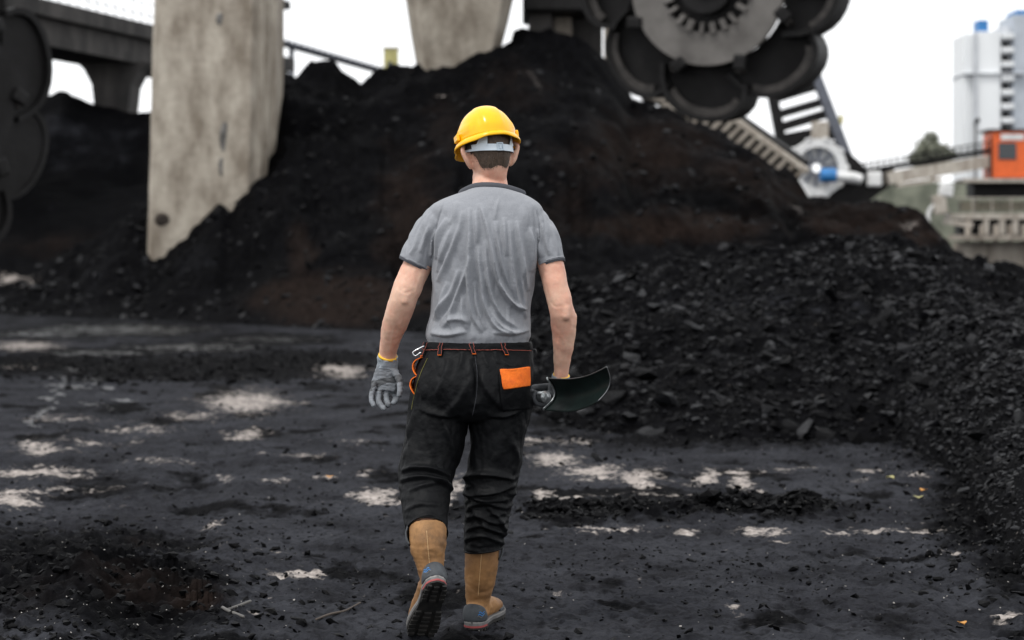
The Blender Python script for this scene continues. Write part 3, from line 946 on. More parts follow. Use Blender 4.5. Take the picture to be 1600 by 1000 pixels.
# ------------------------------------------------------------------ bucket wheels
def wheel(cx, cy, d, R, a0, label, m_disc, m_wear=M_RUST, side_at=0.34, dark=True, boom=None, group=None):
    """R: disc radius; eight scoops stand out to 1.62 R; axis towards the camera"""
    c = W(cx, cy, d)
    root = empty('bucket_wheel', c, label, 'bucket wheel', group)
    ex, ez, ey = np.array([1, 0, 0.]), np.array([0, 0, 1.]), np.array([0, 1., 0])
    def ring(r0, r1, y0, y1, n=72):
        mb = MB()
        th = np.arange(n) / n * 2 * math.pi
        V = []
        for (r, y) in ((r0, y0), (r1, y0), (r1, y1), (r0, y1)):
            V.append(c + np.column_stack([r * np.cos(th), np.full(n, y), r * np.sin(th)]))
        V = np.concatenate(V)
        Q = []
        for k in range(4):
            k2 = (k + 1) % 4
            for j in range(n):
                j2 = (j + 1) % n
                Q.append((k * n + j, k * n + j2, k2 * n + j2, k2 * n + j))
        return mb.add(V, Q)
    w = 0.75 * R
    ring(0.58 * R, 1.0 * R, -0.05 * R, 0.05 * R).build('disc', m_disc, root, smooth=True)
    ring(0.96 * R, 1.17 * R, 0.42 * w, w * 0.9).build('rim', M_STEEL_D, root, smooth=True)
    ring(0.30 * R, 0.62 * R, 0.06 * R, 0.14 * R).build('web', M_STEEL_D, root, smooth=True)
    ring(0.05 * R, 0.34 * R, -0.16 * R, 0.3 * R, 36).build('hub', M_STEEL_D, root, smooth=True)
    for k in range(22):                                   # bolted ring of lugs round the hub
        a = k / 22 * 2 * math.pi + random.uniform(-.03, .03)
        r = 0.53 * R
        p = c + np.array([r * math.cos(a), -0.03 * R, r * math.sin(a)])
        MB().box(p, (0.15 * R, 0.13 * R, random.uniform(.04, .09) * R), R=np.array(Matrix.Rotation(-a, 3, 'Y')), bev=0.008 * R).build('ring_lug', m_disc, root)
    for k in range(8):
        a = a0 + k * math.pi / 4
        er = math.cos(a) * ex + math.sin(a) * ez
        et = -math.sin(a) * ex + math.cos(a) * ez
        # scoop outline: (tangential, radial), leading lip on the + side
        q = np.linspace(0, 1, 15)
        ang = np.pi * (1.08 - 1.02 * q)
        outl = np.column_stack([0.58 * np.cos(ang) * (1 + .10 * np.sin(ang)) + .10 * np.sin(ang), 1.0 + 0.72 * np.sin(np.clip(ang, 0, np.pi)) ** 0.70]) * R
        inn = outl.copy()
        inn[:, 0] *= 0.90
        inn[:, 1] = 1.02 * R + (inn[:, 1] - 1.02 * R) * 0.90
        sh = MB()
        y0 = (0.02 + 0.09 * (k % 2)) * R
        sh.prism(np.concatenate([outl, inn[::-1]]), et, er, ey, c, y0, w + .5 * y0)           # curved shell
        b = sh.build('bucket', M_STEEL_D, root, smooth=True)
        MB().prism(np.concatenate([inn * 1.0, [[-0.1 * R, 0.98 * R]]]), et, er, ey, c, w * side_at + .5 * y0, w * (side_at + .04) + .5 * y0).build('bucket_side', M_STEEL_D, b)
        MB().prism(np.concatenate([inn * 1.0, [[-0.1 * R, 0.98 * R]]]), et, er, ey, c, w * 0.92 + .2 * y0, w * 0.96 + .2 * y0).build('bucket_side', M_STEEL_D, b)
        rib = inn[3:13].copy()
        rib2 = rib.copy()
        rib2[:, 0] *= 0.86
        rib2[:, 1] = 1.02 * R + (rib2[:, 1] - 1.02 * R) * 0.84
        MB().prism(np.concatenate([rib, rib2[::-1]]), et, er, ey, c, w * 0.16 + .4 * y0, w * 0.24 + .4 * y0).build('wear_band', m_wear, b)
        # lip with cutting teeth
        lp = c + et * 0.47 * R + er * 1.02 * R
        lip = MB().bar(lp - er * .06 * R + ey * 0.02 * R, lp - er * .06 * R + ey * w, 0.07 * R, 0.2 * R, up=er)
        lip.build('cutting_lip', M_RUST, b)
        # lug that bolts the scoop to the disc
        lg = c + et * 0.50 * R + er * 0.93 * R
        MB().box(lg - ey * 0.06 * R, (0.16 * R, 0.1 * R, 0.2 * R), R=np.array(Matrix.Rotation(-a + math.pi / 2, 3, 'Y')), bev=0.03 * R).build('bracket', M_STEEL_D, b)
    if boom is not None:
        bm_ = MB().bar(c + np.array([0, w + .6, 0]), np.asarray(boom, float), 0.8 * R, 0.9 * R)
        bm_.build('boom', M_STEEL_D, root)
        MB().rod([c - ey * 0.2 * R, c + ey * (w + .9)], 0.14 * R, n=16).build('axle', M_STEEL_G, root, smooth=True)
    return root

w1 = wheel(1106, -20, 40.0, 122 / F * 40, math.radians(-95), 'huge dark bucket wheel hanging over the heap at top centre right', M_STEEL_G, boom=W(1500, -420, 62))
bb = MB().box(W(1300, -6, 40.6), (1.75, .9, .32), R=np.array(Matrix.Rotation(0.03, 3, 'Y')), bev=0.03)
bb.build('chute_plate', M_STEEL_D, w1)
w1.rotation_euler = (math.radians(4), 0, math.radians(-20))
w2 = wheel(-95, 150, 32.0, 152 / F * 32, math.radians(20), 'dark bucket wheel cut off by the left edge of the picture', M_STEEL_D, M_STEEL_D, 0.10, boom=W(-900, -300, 50))
w2.rotation_euler = (0, 0, math.radians(58))

# ------------------------------------------------------------------ bridges behind
br = empty('conveyor_bridge', W(100, 60, 72), 'dark conveyor bridge with railing crossing behind the left pier', 'bridge')
A, B = np.array([X(-260, 58), 58, 0]), np.array([X(480, 92), 92, 0])
B = A + (B - A) * .86
zt = Z(17, 70)
def along(t, z):
    p = A + (B - A) * t
    return np.array([p[0], p[1], z])
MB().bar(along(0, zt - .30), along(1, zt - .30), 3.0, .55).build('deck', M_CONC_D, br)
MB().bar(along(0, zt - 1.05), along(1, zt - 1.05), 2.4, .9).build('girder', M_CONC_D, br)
for k in range(40):
    t = k / 39
    MB().bar(along(t, zt - 1.5) + np.array([0, -1.25, 0]), along(t, zt - .6) + np.array([0, -1.25, 0]), .09, .12).build('stiffener', M_CONC_D, br)
for k in range(46):
    t = k / 45
    MB().bar(along(t, zt - .05) + np.array([0, -1.4, 0]), along(t, zt + 1.0) + np.array([0, -1.4, 0]), .03).build('railing_post', M_STEEL_D, br)
for h in (.55, 1.02):
    MB().bar(along(0, zt + h) + np.array([0, -1.4, 0]), along(1, zt + h) + np.array([0, -1.4, 0]), .03).build('railing_bar', M_STEEL_D, br)
MB().bar(along(0, zt + .06) + np.array([0, -1.45, 0]), along(1, zt + .06) + np.array([0, -1.45, 0]), .05, .12).build('kick_board', M_YELLOW, br)
MB().bar(along(0, zt + 2.3), along(1, zt + 2.3), 2.6, .35).build('roof_beam', M_STEEL_D, br)
for t in (0.562, 0.30):
    p = along(t, 0)
    Vp = MB()
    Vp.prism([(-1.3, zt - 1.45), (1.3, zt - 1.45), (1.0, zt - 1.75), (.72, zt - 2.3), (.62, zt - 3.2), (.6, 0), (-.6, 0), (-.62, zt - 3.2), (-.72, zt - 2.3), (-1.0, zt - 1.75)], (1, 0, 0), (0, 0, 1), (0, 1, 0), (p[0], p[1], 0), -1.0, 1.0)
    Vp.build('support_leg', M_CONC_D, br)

fb_ = empty('far_conveyor', W(520, 95, 160), 'thin far conveyor gantry sloping down in the white sky between the piers', 'conveyor')
a_, b_ = W(380, 50, 140), W(640, 124, 172)
MB().bar(a_, b_, 1.2, .2).build('deck', M_BLUEGREY, fb_)
for k in range(30):
    p = a_ + (b_ - a_) * k / 29
    MB().rod([p + np.array([0, -.5, .05]), p + np.array([0, -.5, .36])], .11, n=8).build('idler', M_BLUEGREY, fb_, smooth=True)
for k in range(2):
    p = a_ + (b_ - a_) * (0.25 + 0.6 * k)
    MB().bar(p, p * np.array([1, 1, 0]), .35).build('trestle_leg', M_BLUEGREY, fb_)
yc = empty('drive_house', W(611, 112, 165), 'small pale yellow drive house at the end of the far conveyor', 'cabin')
MB().box(W(611, 94, 165), (1.15, 1.4, 1.9), bev=.03).build('wall', M_YELLOW, yc)
MB().box(W(611, 76, 165), (1.35, 1.6, .1)).build('roof', M_STEEL_P, yc)
MB().box(W(609, 101, 164.27), (.4, .05, .5)).build('window', M_GLASS, yc)

# ------------------------------------------------------------------ ladder track and steel boom behind the wheel
lt = empty('ladder_track', W(1170, 220, 58), 'pale rung track sloping down the heap behind the bucket wheel', 'track')
a_, b_ = W(1085, 140, 56), W(1262, 268, 54)
off = W(1040, 185, 56) - W(1085, 140, 56)
MB().bar(a_, b_, .16, .14).build('rail', M_STEEL_P, lt)
MB().bar(a_ + off * .8, b_ + off * .6, .12, .12).build('rail', M_STEEL_P, lt)
for k in range(15):
    p = a_ + (b_ - a_) * (k + .5) / 15
    MB().bar(p - off * .05, p + off * (.62 + .2 * random.random()), .12, .13).build('rung', M_CONC_L, lt)
MB().bar(a_ + off * .4 + np.array([0, .5, 0]), b_ + off * .35 + np.array([0, .5, 0]), .3, 1.4).build('trough', M_STEEL_D, lt)

sb = empty('steel_boom', W(1300, 250, 127), 'blue-grey steel boom leaning beside the right edge of the bucket wheel', 'boom')
a_, b_ = W(1252, 60, 127), W(1330, 262, 127)
MB().bar(a_, b_, .6, .62).build('chord', M_BLUEGREY, sb)
c_, e_ = W(1190, 60, 127), W(1228, 260, 127)
MB().bar(c_, e_, .6, .62).build('chord', M_STEEL_D, sb)
for (y0, y1, h_) in ((150, 128, 1.0), (180, 158, .55), (200, 176, .6), (222, 205, 1.0), (245, 228, .8)):
    t0, t1 = (y0 - 60) / 200, (y1 - 60) / 202
    MB().bar(c_ + (e_ - c_) * t0, a_ + (b_ - a_) * t1, .35, h_).build('lattice_bar', M_STEEL_D, sb)
MB().box(W(1281, 204, 125), (1.0, .8, 1.1), bev=.05).build('gear_box', M_STEEL_P, sb)
MB().box(W(1314, 187, 127), (.25, .3, .6), bev=.03).build('warning_plate', M_YELLOW, sb)

# ------------------------------------------------------------------ second reclaimer in the distance
dr = 120.0
k_ = dr / F
rc = empty('stacker_reclaimer', W(1480, 360, dr), 'distant pale reclaimer with white spoked wheel, sloping boom and orange cab', 'reclaimer')
cw = W(1277, 262, dr)
def arc_ring(c, r0, r1, y0, y1, n=48):
    th = np.arange(n) / n * 2 * math.pi
    V = np.concatenate([c + np.column_stack([r * np.cos(th), np.full(n, y), r * np.sin(th)]) for (r, y) in ((r0, y0), (r1, y0), (r1, y1), (r0, y1))])
    return V, [(k * n + j, k * n + (j + 1) % n, ((k + 1) % 4) * n + (j + 1) % n, ((k + 1) % 4) * n + j) for k in range(4) for j in range(n)]
MB().add(*arc_ring(cw, 32 * k_, 45 * k_, -.3, .5)).build('wheel_rim', M_WHITE, rc, smooth=True)
for k in range(10):
    a = k / 10 * 2 * math.pi + .2
    e = np.array([math.cos(a), 0, math.sin(a)])
    MB().bar(cw + e * 8 * k_, cw + e * 32 * k_, .16, .2, up=(0, 1, 0)).build('wheel_spoke', M_BLUEGREY, rc)
MB().add(*arc_ring(cw + np.array([0, .3, 0]), 7 * k_, 31 * k_, 0, .1)).build('wheel_web', M_WHITE, rc, smooth=True)
for k in range(10):
    a = k / 10 * 2 * math.pi
    e = np.array([math.cos(a), 0, math.sin(a)])
    MB().box(cw + e * 46 * k_, (.16, .8, .34), R=np.array(Matrix.Rotation(-a, 3, 'Y')), bev=.05).build('wheel_bucket', M_WHITE, rc)
MB().rod([W(1282, 274, dr - 1), W(1306, 274, dr - 1)], [.42, .42], n=16).build('motor', M_BLUE, rc, smooth=True)
MB().rod([W(1306, 275, dr - 1), W(1330, 277, dr - 1), W(1346, 281, dr - 1)], [.28, .34, .3], n=14, m=3).build('gear_shaft', M_WHITE, rc, smooth=True)
MB().box(W(1366, 280, dr - 1), (.8, .9, .9), bev=.12).build('gear_box', M_WHITE, rc)
bk = MB()
bk.prism([(1300, 262), (1312, 240), (1326, 236), (1342, 248), (1356, 262), (1400, 262), (1400, 285), (1345, 326), (1264, 330), (1268, 300)], (k_, 0, 0), (0, 0, -k_), (0, 1, 0), W(800, 400, dr) * np.array([0, 1, 1]) - np.array([800 * k_, 0, -400 * k_]), .6, 2.0)
bk.build('wheel_guard', M_STEEL_D, rc)
MB().bar(W(1385, 279, dr), W(1546, 252, dr), 1.6, .75).build('boom_girder', M_STEEL_P, rc)
MB().bar(W(1400, 290, dr - .5), W(1470, 280, dr - .5), .8, .25).build('boom_lower_chord', M_STEEL_P, rc)
for k in range(20):
    p = W(1352 + 10 * k, 262 - 1.65 * k, dr - .8)
    MB().bar(p + np.array([0, 0, -.35]), p + np.array([0, 0, .35]), .07).build('railing_post', M_STEEL_D, rc)
MB().bar(W(1345, 256, dr - .8), W(1548, 221, dr - .8), .09).build('railing_bar', M_STEEL_D, rc)
MB().bar(W(1345, 262, dr - .8), W(1548, 229, dr - .8), .07).build('railing_bar', M_STEEL_D, rc)
MB().bar(W(1352, 268, dr - .5), W(1548, 236, dr - .5), .3, .3).build('conveyor_belt', M_STEEL_D, rc)
cab = MB().box(W(1580, 243, dr), (74 * k_, 2.2, 72 * k_), bev=.05).build('cab', M_ORANGE, rc)
MB().box(W(1574, 236, dr - 1.13), (28 * k_, .06, 26 * k_), bev=.02).build('window', M_GLASS, cab)
MB().box(W(1582, 214, dr - 1.13), (36 * k_, .05, 9 * k_)).build('name_board', M_WHITE, cab)
MB().box(W(1578, 205, dr), (84 * k_, 2.5, .12)).build('roof', M_RUST, cab)
MB().bar(W(1548, 214, dr - 1.2), W(1548, 280, dr - 1.2), .1).build('handrail', M_STEEL_D, cab)
MB().box(W(1570, 283, dr), (140 * k_, 2.6, .22)).build('platform', M_STEEL_P, rc)
MB().box(W(1590, 298, dr + 1), (150 * k_, 2, 22 * k_)).build('slew_housing', M_STEEL_D, rc)
MB().box(W(1478, 297, dr - 1), (20 * k_, .8, 20 * k_), R=np.array(Matrix.Rotation(.15, 3, 'Y')), bev=.08).build('winch_box', M_WHITE, rc)
MB().box(W(1468, 320, dr - 1), (20 * k_, .7, 30 * k_), R=np.array(Matrix.Rotation(-.15, 3, 'Y')), bev=.08).build('winch_housing', M_STEEL_P, rc)
MB().rod([W(1450, 348, dr - 1), W(1452, 330, dr - 1), W(1462, 318, dr - 1)], .12, n=8, m=4).build('hose', M_WHITE, rc, smooth=True)
MB().bar(W(1480, 338, dr), W(1680, 338, dr), 1.4, .35).build('undercarriage_beam', M_STEEL_P, rc)
MB().bar(W(1500, 322, dr + .3), W(1680, 322, dr + .3), 1.0, .55).build('undercarriage_girder', mat('dull_olive', (0.22, 0.20, 0.15), .8, var=.4), rc)
MB().box(W(1590, 356, dr + 1), (190 * k_, 1.5, 26 * k_)).build('undercarriage_shade', M_STEEL_D, rc)  # solid dark box standing in for the shade under the machine
MB().bar(W(1474, 346, dr - .8), W(1520, 352, dr - .8), .3, .3).build('walkway_beam', M_STEEL_P, rc)
for x in (1512, 1540, 1565, 1586, 1640):
    MB().box(W(x, 355, dr - .6), (8 * k_, .5, 22 * k_), bev=.03).build('support_leg', M_STEEL_P, rc)
for x in (1520, 1550, 1580):
    MB().bar(W(x, 308, dr - .9), W(x, 334, dr - .9), .06).build('railing_post', M_STEEL_P, rc)
MB().bar(W(1490, 309, dr - .9), W(1660, 309, dr - .9), .07).build('railing_bar', M_STEEL_P, rc)

# quay wall, bank, silos, lamp, tree
qw = empty('retaining_wall', W(1560, 420, 62), 'stained pale concrete retaining wall at the right edge below the reclaimer', 'wall')
MB().bar(W(1500, 385, 62) * np.array([1, 1, 0]) + np.array([0, 0, .4]), W(1800, 385, 56) * np.array([1, 1, 0]) + np.array([0, 0, .4]), .6, 2.7).build('wall_face', M_CONC_L, qw)
MB().bar(W(1498, 371, 61.7), W(1800, 372, 55.7), .9, .16).build('coping', M_CONC_L, qw)
for k in range(12):
    p = W(1512 + 22 * k, 400, 61.55 - k * .44)
    MB().box(p, (.12, .16, 1.9), bev=.02).build('buttress', M_CONC_L, qw)
bankm = MB()
gbx = []
V, Q = slab_prism([(X(1340, 140), 140), (X(1700, 140), 140), (X(1700, 140), 150), (X(1340, 140), 150)], -0.2, Z(285, 140), 1.0, .94, rings=6, rough=.3)
go = MB().add(V, Q).build('grass_bank', mat('grass_bank', (0.21, 0.22, 0.17), .95, col2=(0.12, 0.13, 0.10), vscale=.8, bump=.5, bscale=4), smooth=True)
tag(go, 'dull green bank behind the reclaimer boom', 'bank')

ds = 300.0
ks = ds / F
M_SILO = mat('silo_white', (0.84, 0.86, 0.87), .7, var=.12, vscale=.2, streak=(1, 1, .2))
M_SILO2 = mat('silo_grey', (0.56, 0.58, 0.61), .7, var=.2, vscale=.3)  # grey raised paler, haze over the tower put into the colour
si = empty('silo_tower', (X(1545, ds), ds, 0), 'pale silo tower block with blue roof units at the right edge', 'building')
def blk(name, x0, x1, y0, y1, dy, dep, m, parent):
    return MB().box((X((x0 + x1) / 2, ds), ds + dy + dep / 2, (Z(y0, ds) + Z(y1, ds)) / 2), ((x1 - x0) * ks, dep, abs(Z(y0, ds) - Z(y1, ds))), bev=.05).build(name, m, parent)
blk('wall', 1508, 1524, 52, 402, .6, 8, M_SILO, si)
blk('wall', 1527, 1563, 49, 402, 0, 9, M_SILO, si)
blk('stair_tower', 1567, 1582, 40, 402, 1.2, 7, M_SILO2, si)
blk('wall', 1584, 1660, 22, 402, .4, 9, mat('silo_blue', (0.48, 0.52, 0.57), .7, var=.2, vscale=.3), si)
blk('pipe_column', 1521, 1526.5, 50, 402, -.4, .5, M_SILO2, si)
for k in range(7):
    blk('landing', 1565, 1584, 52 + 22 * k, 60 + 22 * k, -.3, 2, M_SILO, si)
    blk('opening', 1568, 1580, 63 + 22 * k, 72 + 22 * k, 1.1, .3, M_STEEL_D, si)  # dark slabs in place of the shade inside openings, no holes cut
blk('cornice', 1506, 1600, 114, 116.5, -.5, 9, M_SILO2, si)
blk('roof_unit', 1531, 1547, 30, 48, 1, 3, M_BLUE, si)
blk('roof_unit', 1590, 1660, 14, 22, 1, 6, M_BLUE, si)
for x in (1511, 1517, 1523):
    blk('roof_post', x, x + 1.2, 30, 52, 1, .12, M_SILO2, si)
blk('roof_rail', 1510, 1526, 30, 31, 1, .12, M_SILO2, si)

lp = empty('street_lamp', W(1526, 240, 125), 'slim dark lamp post in front of the white silo', 'lamp post')
MB().rod([W(1524, 420, 125), W(1524, 195, 125)], [.09, .06], n=8).build('post', M_STEEL_G, lp, smooth=True)
MB().rod([W(1524, 200, 125), W(1525, 190, 125), W(1530, 187, 125)], [.06, .12, .16], n=8, m=4).build('lamp_head', M_STEEL_D, lp, smooth=True)

def tree(c, rx, rz, label):
    c = np.asarray(c, float)
    root = empty('tree', (c[0], c[1], 0), label, 'tree')
    tb = MB()
    tb.rod([(c[0], c[1], 0), (c[0] + .1, c[1], c[2] * .5), (c[0], c[1], c[2])], [.4, .3, .15], n=8, m=3)
    for k in range(7):
        a = random.uniform(0, 6.28)
        tb.rod([(c[0], c[1], c[2] * .6), c + np.array([math.cos(a) * rx * .5, math.sin(a) * rx * .5, random.uniform(-.1, .5) * rz]), c + np.array([math.cos(a) * rx * .85, math.sin(a) * rx * .8, random.uniform(0, .7) * rz])], [.14, .08, .03], n=5, m=2)
    tb.build('trunk', mat('bark', (0.09, 0.07, 0.05), .9), root)
    n = 5200
    cl = RNG.normal(size=(46, 3))
    cl /= np.linalg.norm(cl, axis=1)[:, None]
    cl *= RNG.uniform(.45, .95, (46, 1))
    pk = cl[RNG.integers(0, 46, n)] + RNG.normal(size=(n, 3)) * .16
    pk *= np.array([rx, rx, rz])
    R = rotmats(n)
    q = np.array([[-1, 0, 0], [0, -.6, 0], [1, 0, 0], [0, .6, 0]]) * .22
    V = (np.einsum('nij,vj->nvi', R, q) + (c + pk)[:, None, :]).reshape(-1, 3)
    me = to_mesh('crown', V, np.arange(n * 4).reshape(n, 4), False)
    link('crown', me, mat('hazed_foliage', (0.24, 0.25, 0.19), .8, col2=(0.14, 0.15, 0.11), vscale=.5), root)  # leaf colour paled to stand in for haze before the distant tree
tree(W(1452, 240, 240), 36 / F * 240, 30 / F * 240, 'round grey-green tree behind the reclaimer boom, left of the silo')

# ------------------------------------------------------------------ the worker
DP = 7.05
PXM = DP / F                                   # metres per pixel at the worker
M_SKIN = mat('skin', (0.72, 0.465, 0.345), 0.52, spec=0.35, col2=(0.60, 0.30, 0.215), vscale=8, sss=0.12, bump=0.18, bscale=140, grime=0.14, gscale=18)
M_SHIRT = mat('grey_jersey', (0.285, 0.296, 0.32), 0.9, spec=0.12, col2=(0.255, 0.264, 0.286), vscale=220, sheen=0.1, bump=0.3, bscale=55, grime=0.09, gscale=9)
M_TRIM = mat('dark_trim', (0.085, 0.088, 0.10), 0.9, spec=0.15, bump=0.2, bscale=500)
M_RED = mat('red_thread', (0.42, 0.10, 0.07), 0.8)
M_PANTS = mat('black_workwear', (0.0052, 0.0057, 0.0067), 0.6, spec=0.14, col2=(0.0034, 0.0037, 0.0044), vscale=9, bump=0.5, bscale=42)
M_FLUO = mat('orange_cloth', (0.95, 0.19, 0.008), 0.8, col2=(0.80, 0.14, 0.006), vscale=40, bump=0.4, bscale=90, grime=0.3, gscale=30)
M_GLOVE = mat('glove_knit', (0.215, 0.235, 0.26), 0.85, col2=(0.14, 0.15, 0.165), vscale=26, bump=0.3, bscale=500, grime=0.55, gscale=22)
M_GLOVE_D = mat('glove_coating', (0.075, 0.08, 0.088), 0.7, col2=(0.045, 0.048, 0.052), vscale=30)
M_CUFF = mat('glove_cuff', (0.30, 0.335, 0.37), 0.9, col2=(0.22, 0.25, 0.28), vscale=60, bump=0.3, bscale=400)
M_YTRIM = mat('yellow_edge', (0.85, 0.50, 0.03), 0.7)
M_HELM = mat('helmet_yellow', (1.0, 0.50, 0.0), 0.25, spec=0.35, coat=0.15, grime=0.16, gscale=20)
M_HSTRAP = mat('helmet_strap', (0.55, 0.62, 0.68), 0.45)
M_HDARK = mat('helmet_dark', (0.02, 0.02, 0.022), 0.6)
M_HAIR = mat('brown_hair', (0.10, 0.066, 0.045), 0.6, spec=0.3, col2=(0.045, 0.033, 0.025), vscale=90, streak=(3, 3, .5))
M_BOOT = mat('tan_leather', (0.36, 0.19, 0.075), 0.62, spec=0.3, col2=(0.17, 0.085, 0.036), vscale=9, bump=0.25, bscale=90, grime=0.6, gscale=13)
M_BOOT_G = mat('boot_grey', (0.055, 0.062, 0.07), 0.7, col2=(0.03, 0.034, 0.04), vscale=30)
M_MIDS = mat('midsole_grey', (0.16, 0.155, 0.155), 0.8, col2=(0.09, 0.088, 0.088), vscale=25)
M_SOLE = mat('sole_black', (0.012, 0.012, 0.012), 0.75, spec=0.3, col2=(0.03, 0.028, 0.026), vscale=30)
M_BLUEP = mat('blue_print', (0.02, 0.16, 0.42), 0.6)
M_REDP = mat('red_stripe', (0.28, 0.05, 0.05), 0.7)
M_CHROME = mat('bright_metal', (0.75, 0.76, 0.78), 0.25, metal=0.9)

def rows_loft(rows, n=56, expo=2.3, m=4):
    """rows: (pixel row, left column, right column, depth of the centre, half thickness)"""
    C, A, B = [], [], []
    for (py, l, r, d, t) in rows:
        C.append(W((l + r) / 2, py, d))
        A.append((r - l) / 2 / F * d)
        B.append(t)
    V, Q = [], []
    C, A, B = catmull(C, m), catmull(A, m)[:, 0], catmull(B, m)[:, 0]
    th = np.arange(n) / n * 2 * math.pi
    c, s_ = np.cos(th), np.sin(th)
    ce, se = np.sign(c) * np.abs(c) ** (2 / expo), np.sign(s_) * np.abs(s_) ** (2 / expo)
    for i in range(len(C)):
        V.append(C[i] + np.column_stack([ce * A[i], se * B[i], np.zeros(n)]))
    k = len(C)
    V = np.concatenate(V + [C[:1], C[-1:]])
    for i in range(k - 1):
        for j in range(n):
            j2 = (j + 1) % n
            Q.append((i * n + j, i * n + j2, (i + 1) * n + j2, (i + 1) * n + j))
    for j in range(n):
        j2 = (j + 1) % n
        Q.append((k * n, j2, j))
        Q.append((k * n + 1, (k - 1) * n + j, (k - 1) * n + j2))
    return V, Q

def limb(L, expo=2.0, rnd=False, n=28, m=6, flat=1.0):
    """L: (column, row, depth, half width in pixels[, half depth in metres])"""
    P_ = [W(a[0], a[1], a[2]) for a in L]
    ra = [a[3] / F * a[2] for a in L]
    rb = [(a[4] if len(a) > 4 else a[3] / F * a[2] * flat) for a in L]
    return tube(P_, ra, rb, n=n, m=m, rnd=rnd, expo=expo)

person = empty('person', (X(745, 7.0), 7.0, 0.0), 'worker seen from behind in grey shirt, yellow helmet and black trousers, walking away', 'person')

# --- head frame
HC = W(764, 241, 7.08)
HR = np.array((Matrix.Rotation(math.radians(16), 3, 'Z') @ Matrix.Rotation(math.radians(-13), 3, 'X') @ Matrix.Rotation(math.radians(-5), 3, 'Y')))
def head(P_):
    return np.asarray(P_, float) @ HR.T + HC

def head_parts():
    # rings from chin to crown: z, half width, y front, y back
    R_ = [(-.122, .020, .082, .050), (-.112, .036, .096, .000), (-.085, .050, .100, -.052), (-.055, .060, .098, -.076), (-.02, .070, .094, -.090), (.02, .075, .096, -.097), (.055, .075, .097, -.096), (.085, .068, .088, -.085), (.108, .048, .062, -.060), (.120, .018, .022, -.028)]
    C = [((0, (f + b) / 2, z)) for z, w, f, b in R_]
    V, Q = tube(C, [r[1] for r in R_], [(r[2] - r[3]) / 2 for r in R_], n=36, m=4)
    parts = [(head(V), Q)]
    def t_(pts, ra, rb=None, **k):
        V, Q = tube(pts, ra, rb, **k)
        parts.append((head(V), Q))
    t_([(0, .088, .03), (0, .104, .0), (0, .116, -.028), (0, .098, -.040)], [.009, .012, .016, .011], rnd=True, n=12)      # nose
    t_([(-.026, .092, -.066), (0, .100, -.064), (.026, .092, -.066)], [.006, .009, .006], rnd=True, n=10, ref=(0, 0, 1))     # upper lip
    t_([(-.022, .091, -.076), (0, .098, -.078), (.022, .091, -.076)], [.006, .010, .006], rnd=True, n=10, ref=(0, 0, 1))     # lower lip
    t_([(-.045, .084, .036), (0, .096, .034), (.045, .084, .036)], [.009, .010, .009], rnd=True, n=10, ref=(0, 0, 1))        # brow
    for s in (-1, 1):                                                                                                        # ears
        t_([(s * .074, -.002, -.042), (s * .085, -.014, -.030), (s * .099, -.024, .0), (s * .101, -.024, .020), (s * .088, -.002, .032), (s * .076, .010, .018)], [.010, .0095, .009, .009, .009, .007], rnd=True, n=10, ref=(0, 1, 0))
        t_([(s * .074, .0, -.028), (s * .083, -.006, .008)], [.016, .018], [.005, .005], rnd=True, n=12, ref=(0, 1, 0))
    return parts

ARM_L = [(692, 352, 7.06, 20), (668, 388, 7.05, 21.5), (647, 425, 7.03, 22.5), (634, 456, 7.01, 22), (627, 477, 7.02, 21.5), (619, 500, 7.05, 20.5), (612, 522, 7.08, 17.5), (607, 545, 7.11, 14), (605, 566, 7.13, 13.5)]
ARM_R = [(826, 354, 7.06, 20), (849, 388, 7.03, 20.5), (862, 420, 7.01, 20.5), (869, 450, 6.99, 19.5), (877, 482, 6.98, 19.5), (880, 502, 7.0, 19.8), (881, 525, 7.02, 18.3), (879, 552, 7.04, 14.8), (877, 575, 7.06, 12), (876, 596, 7.07, 11.5)]
body_parts = head_parts()
body_parts.append(limb([(760, 215, 7.08, 20), (764, 258, 7.098, 24.5, .056), (765, 283, 7.075, 26.5, .060), (766, 310, 7.05, 34, .068), (766, 335, 7.05, 40, .07)], n=32))
body_parts.append(rows_loft([(318, 715, 815, 7.05, .07), (345, 690, 832, 7.05, .09), (400, 690, 822, 7.05, .105), (470, 692, 812, 7.05, .10), (535, 685, 812, 7.05, .10), (590, 672, 808, 7.04, .11), (640, 668, 805, 7.04, .10)]))
body_parts.append(limb(ARM_L))
body_parts.append(limb(ARM_R))
for (x, y, d, s) in ((632, 463, 6.968, 8), (884, 488, 6.944, 7), (893, 500, 6.985, 8)):      # elbow bones
    body_parts.append(limb([(x, y - 6, d + .006, s), (x, y + 6, d + .006, s)], rnd=True, n=14))
body_parts.append(limb([(690, 600, 7.04, 36), (680, 690, 7.02, 34), (668, 750, 6.98, 25), (665, 800, 6.87, 24), (672, 850, 6.80, 20)]))
body_parts.append(limb([(783, 600, 7.04, 36), (775, 690, 7.05, 33), (765, 750, 7.05, 25), (759, 810, 7.05, 23), (752, 870, 7.05, 18)]))
V, Q = remesh(body_parts, 0.004, 3)
N = vnormals(V, Q)
bpx = 800 + V[:, 0] / V[:, 1] * F
bpy_ = HOR - (V[:, 2] - CH) / V[:, 1] * F
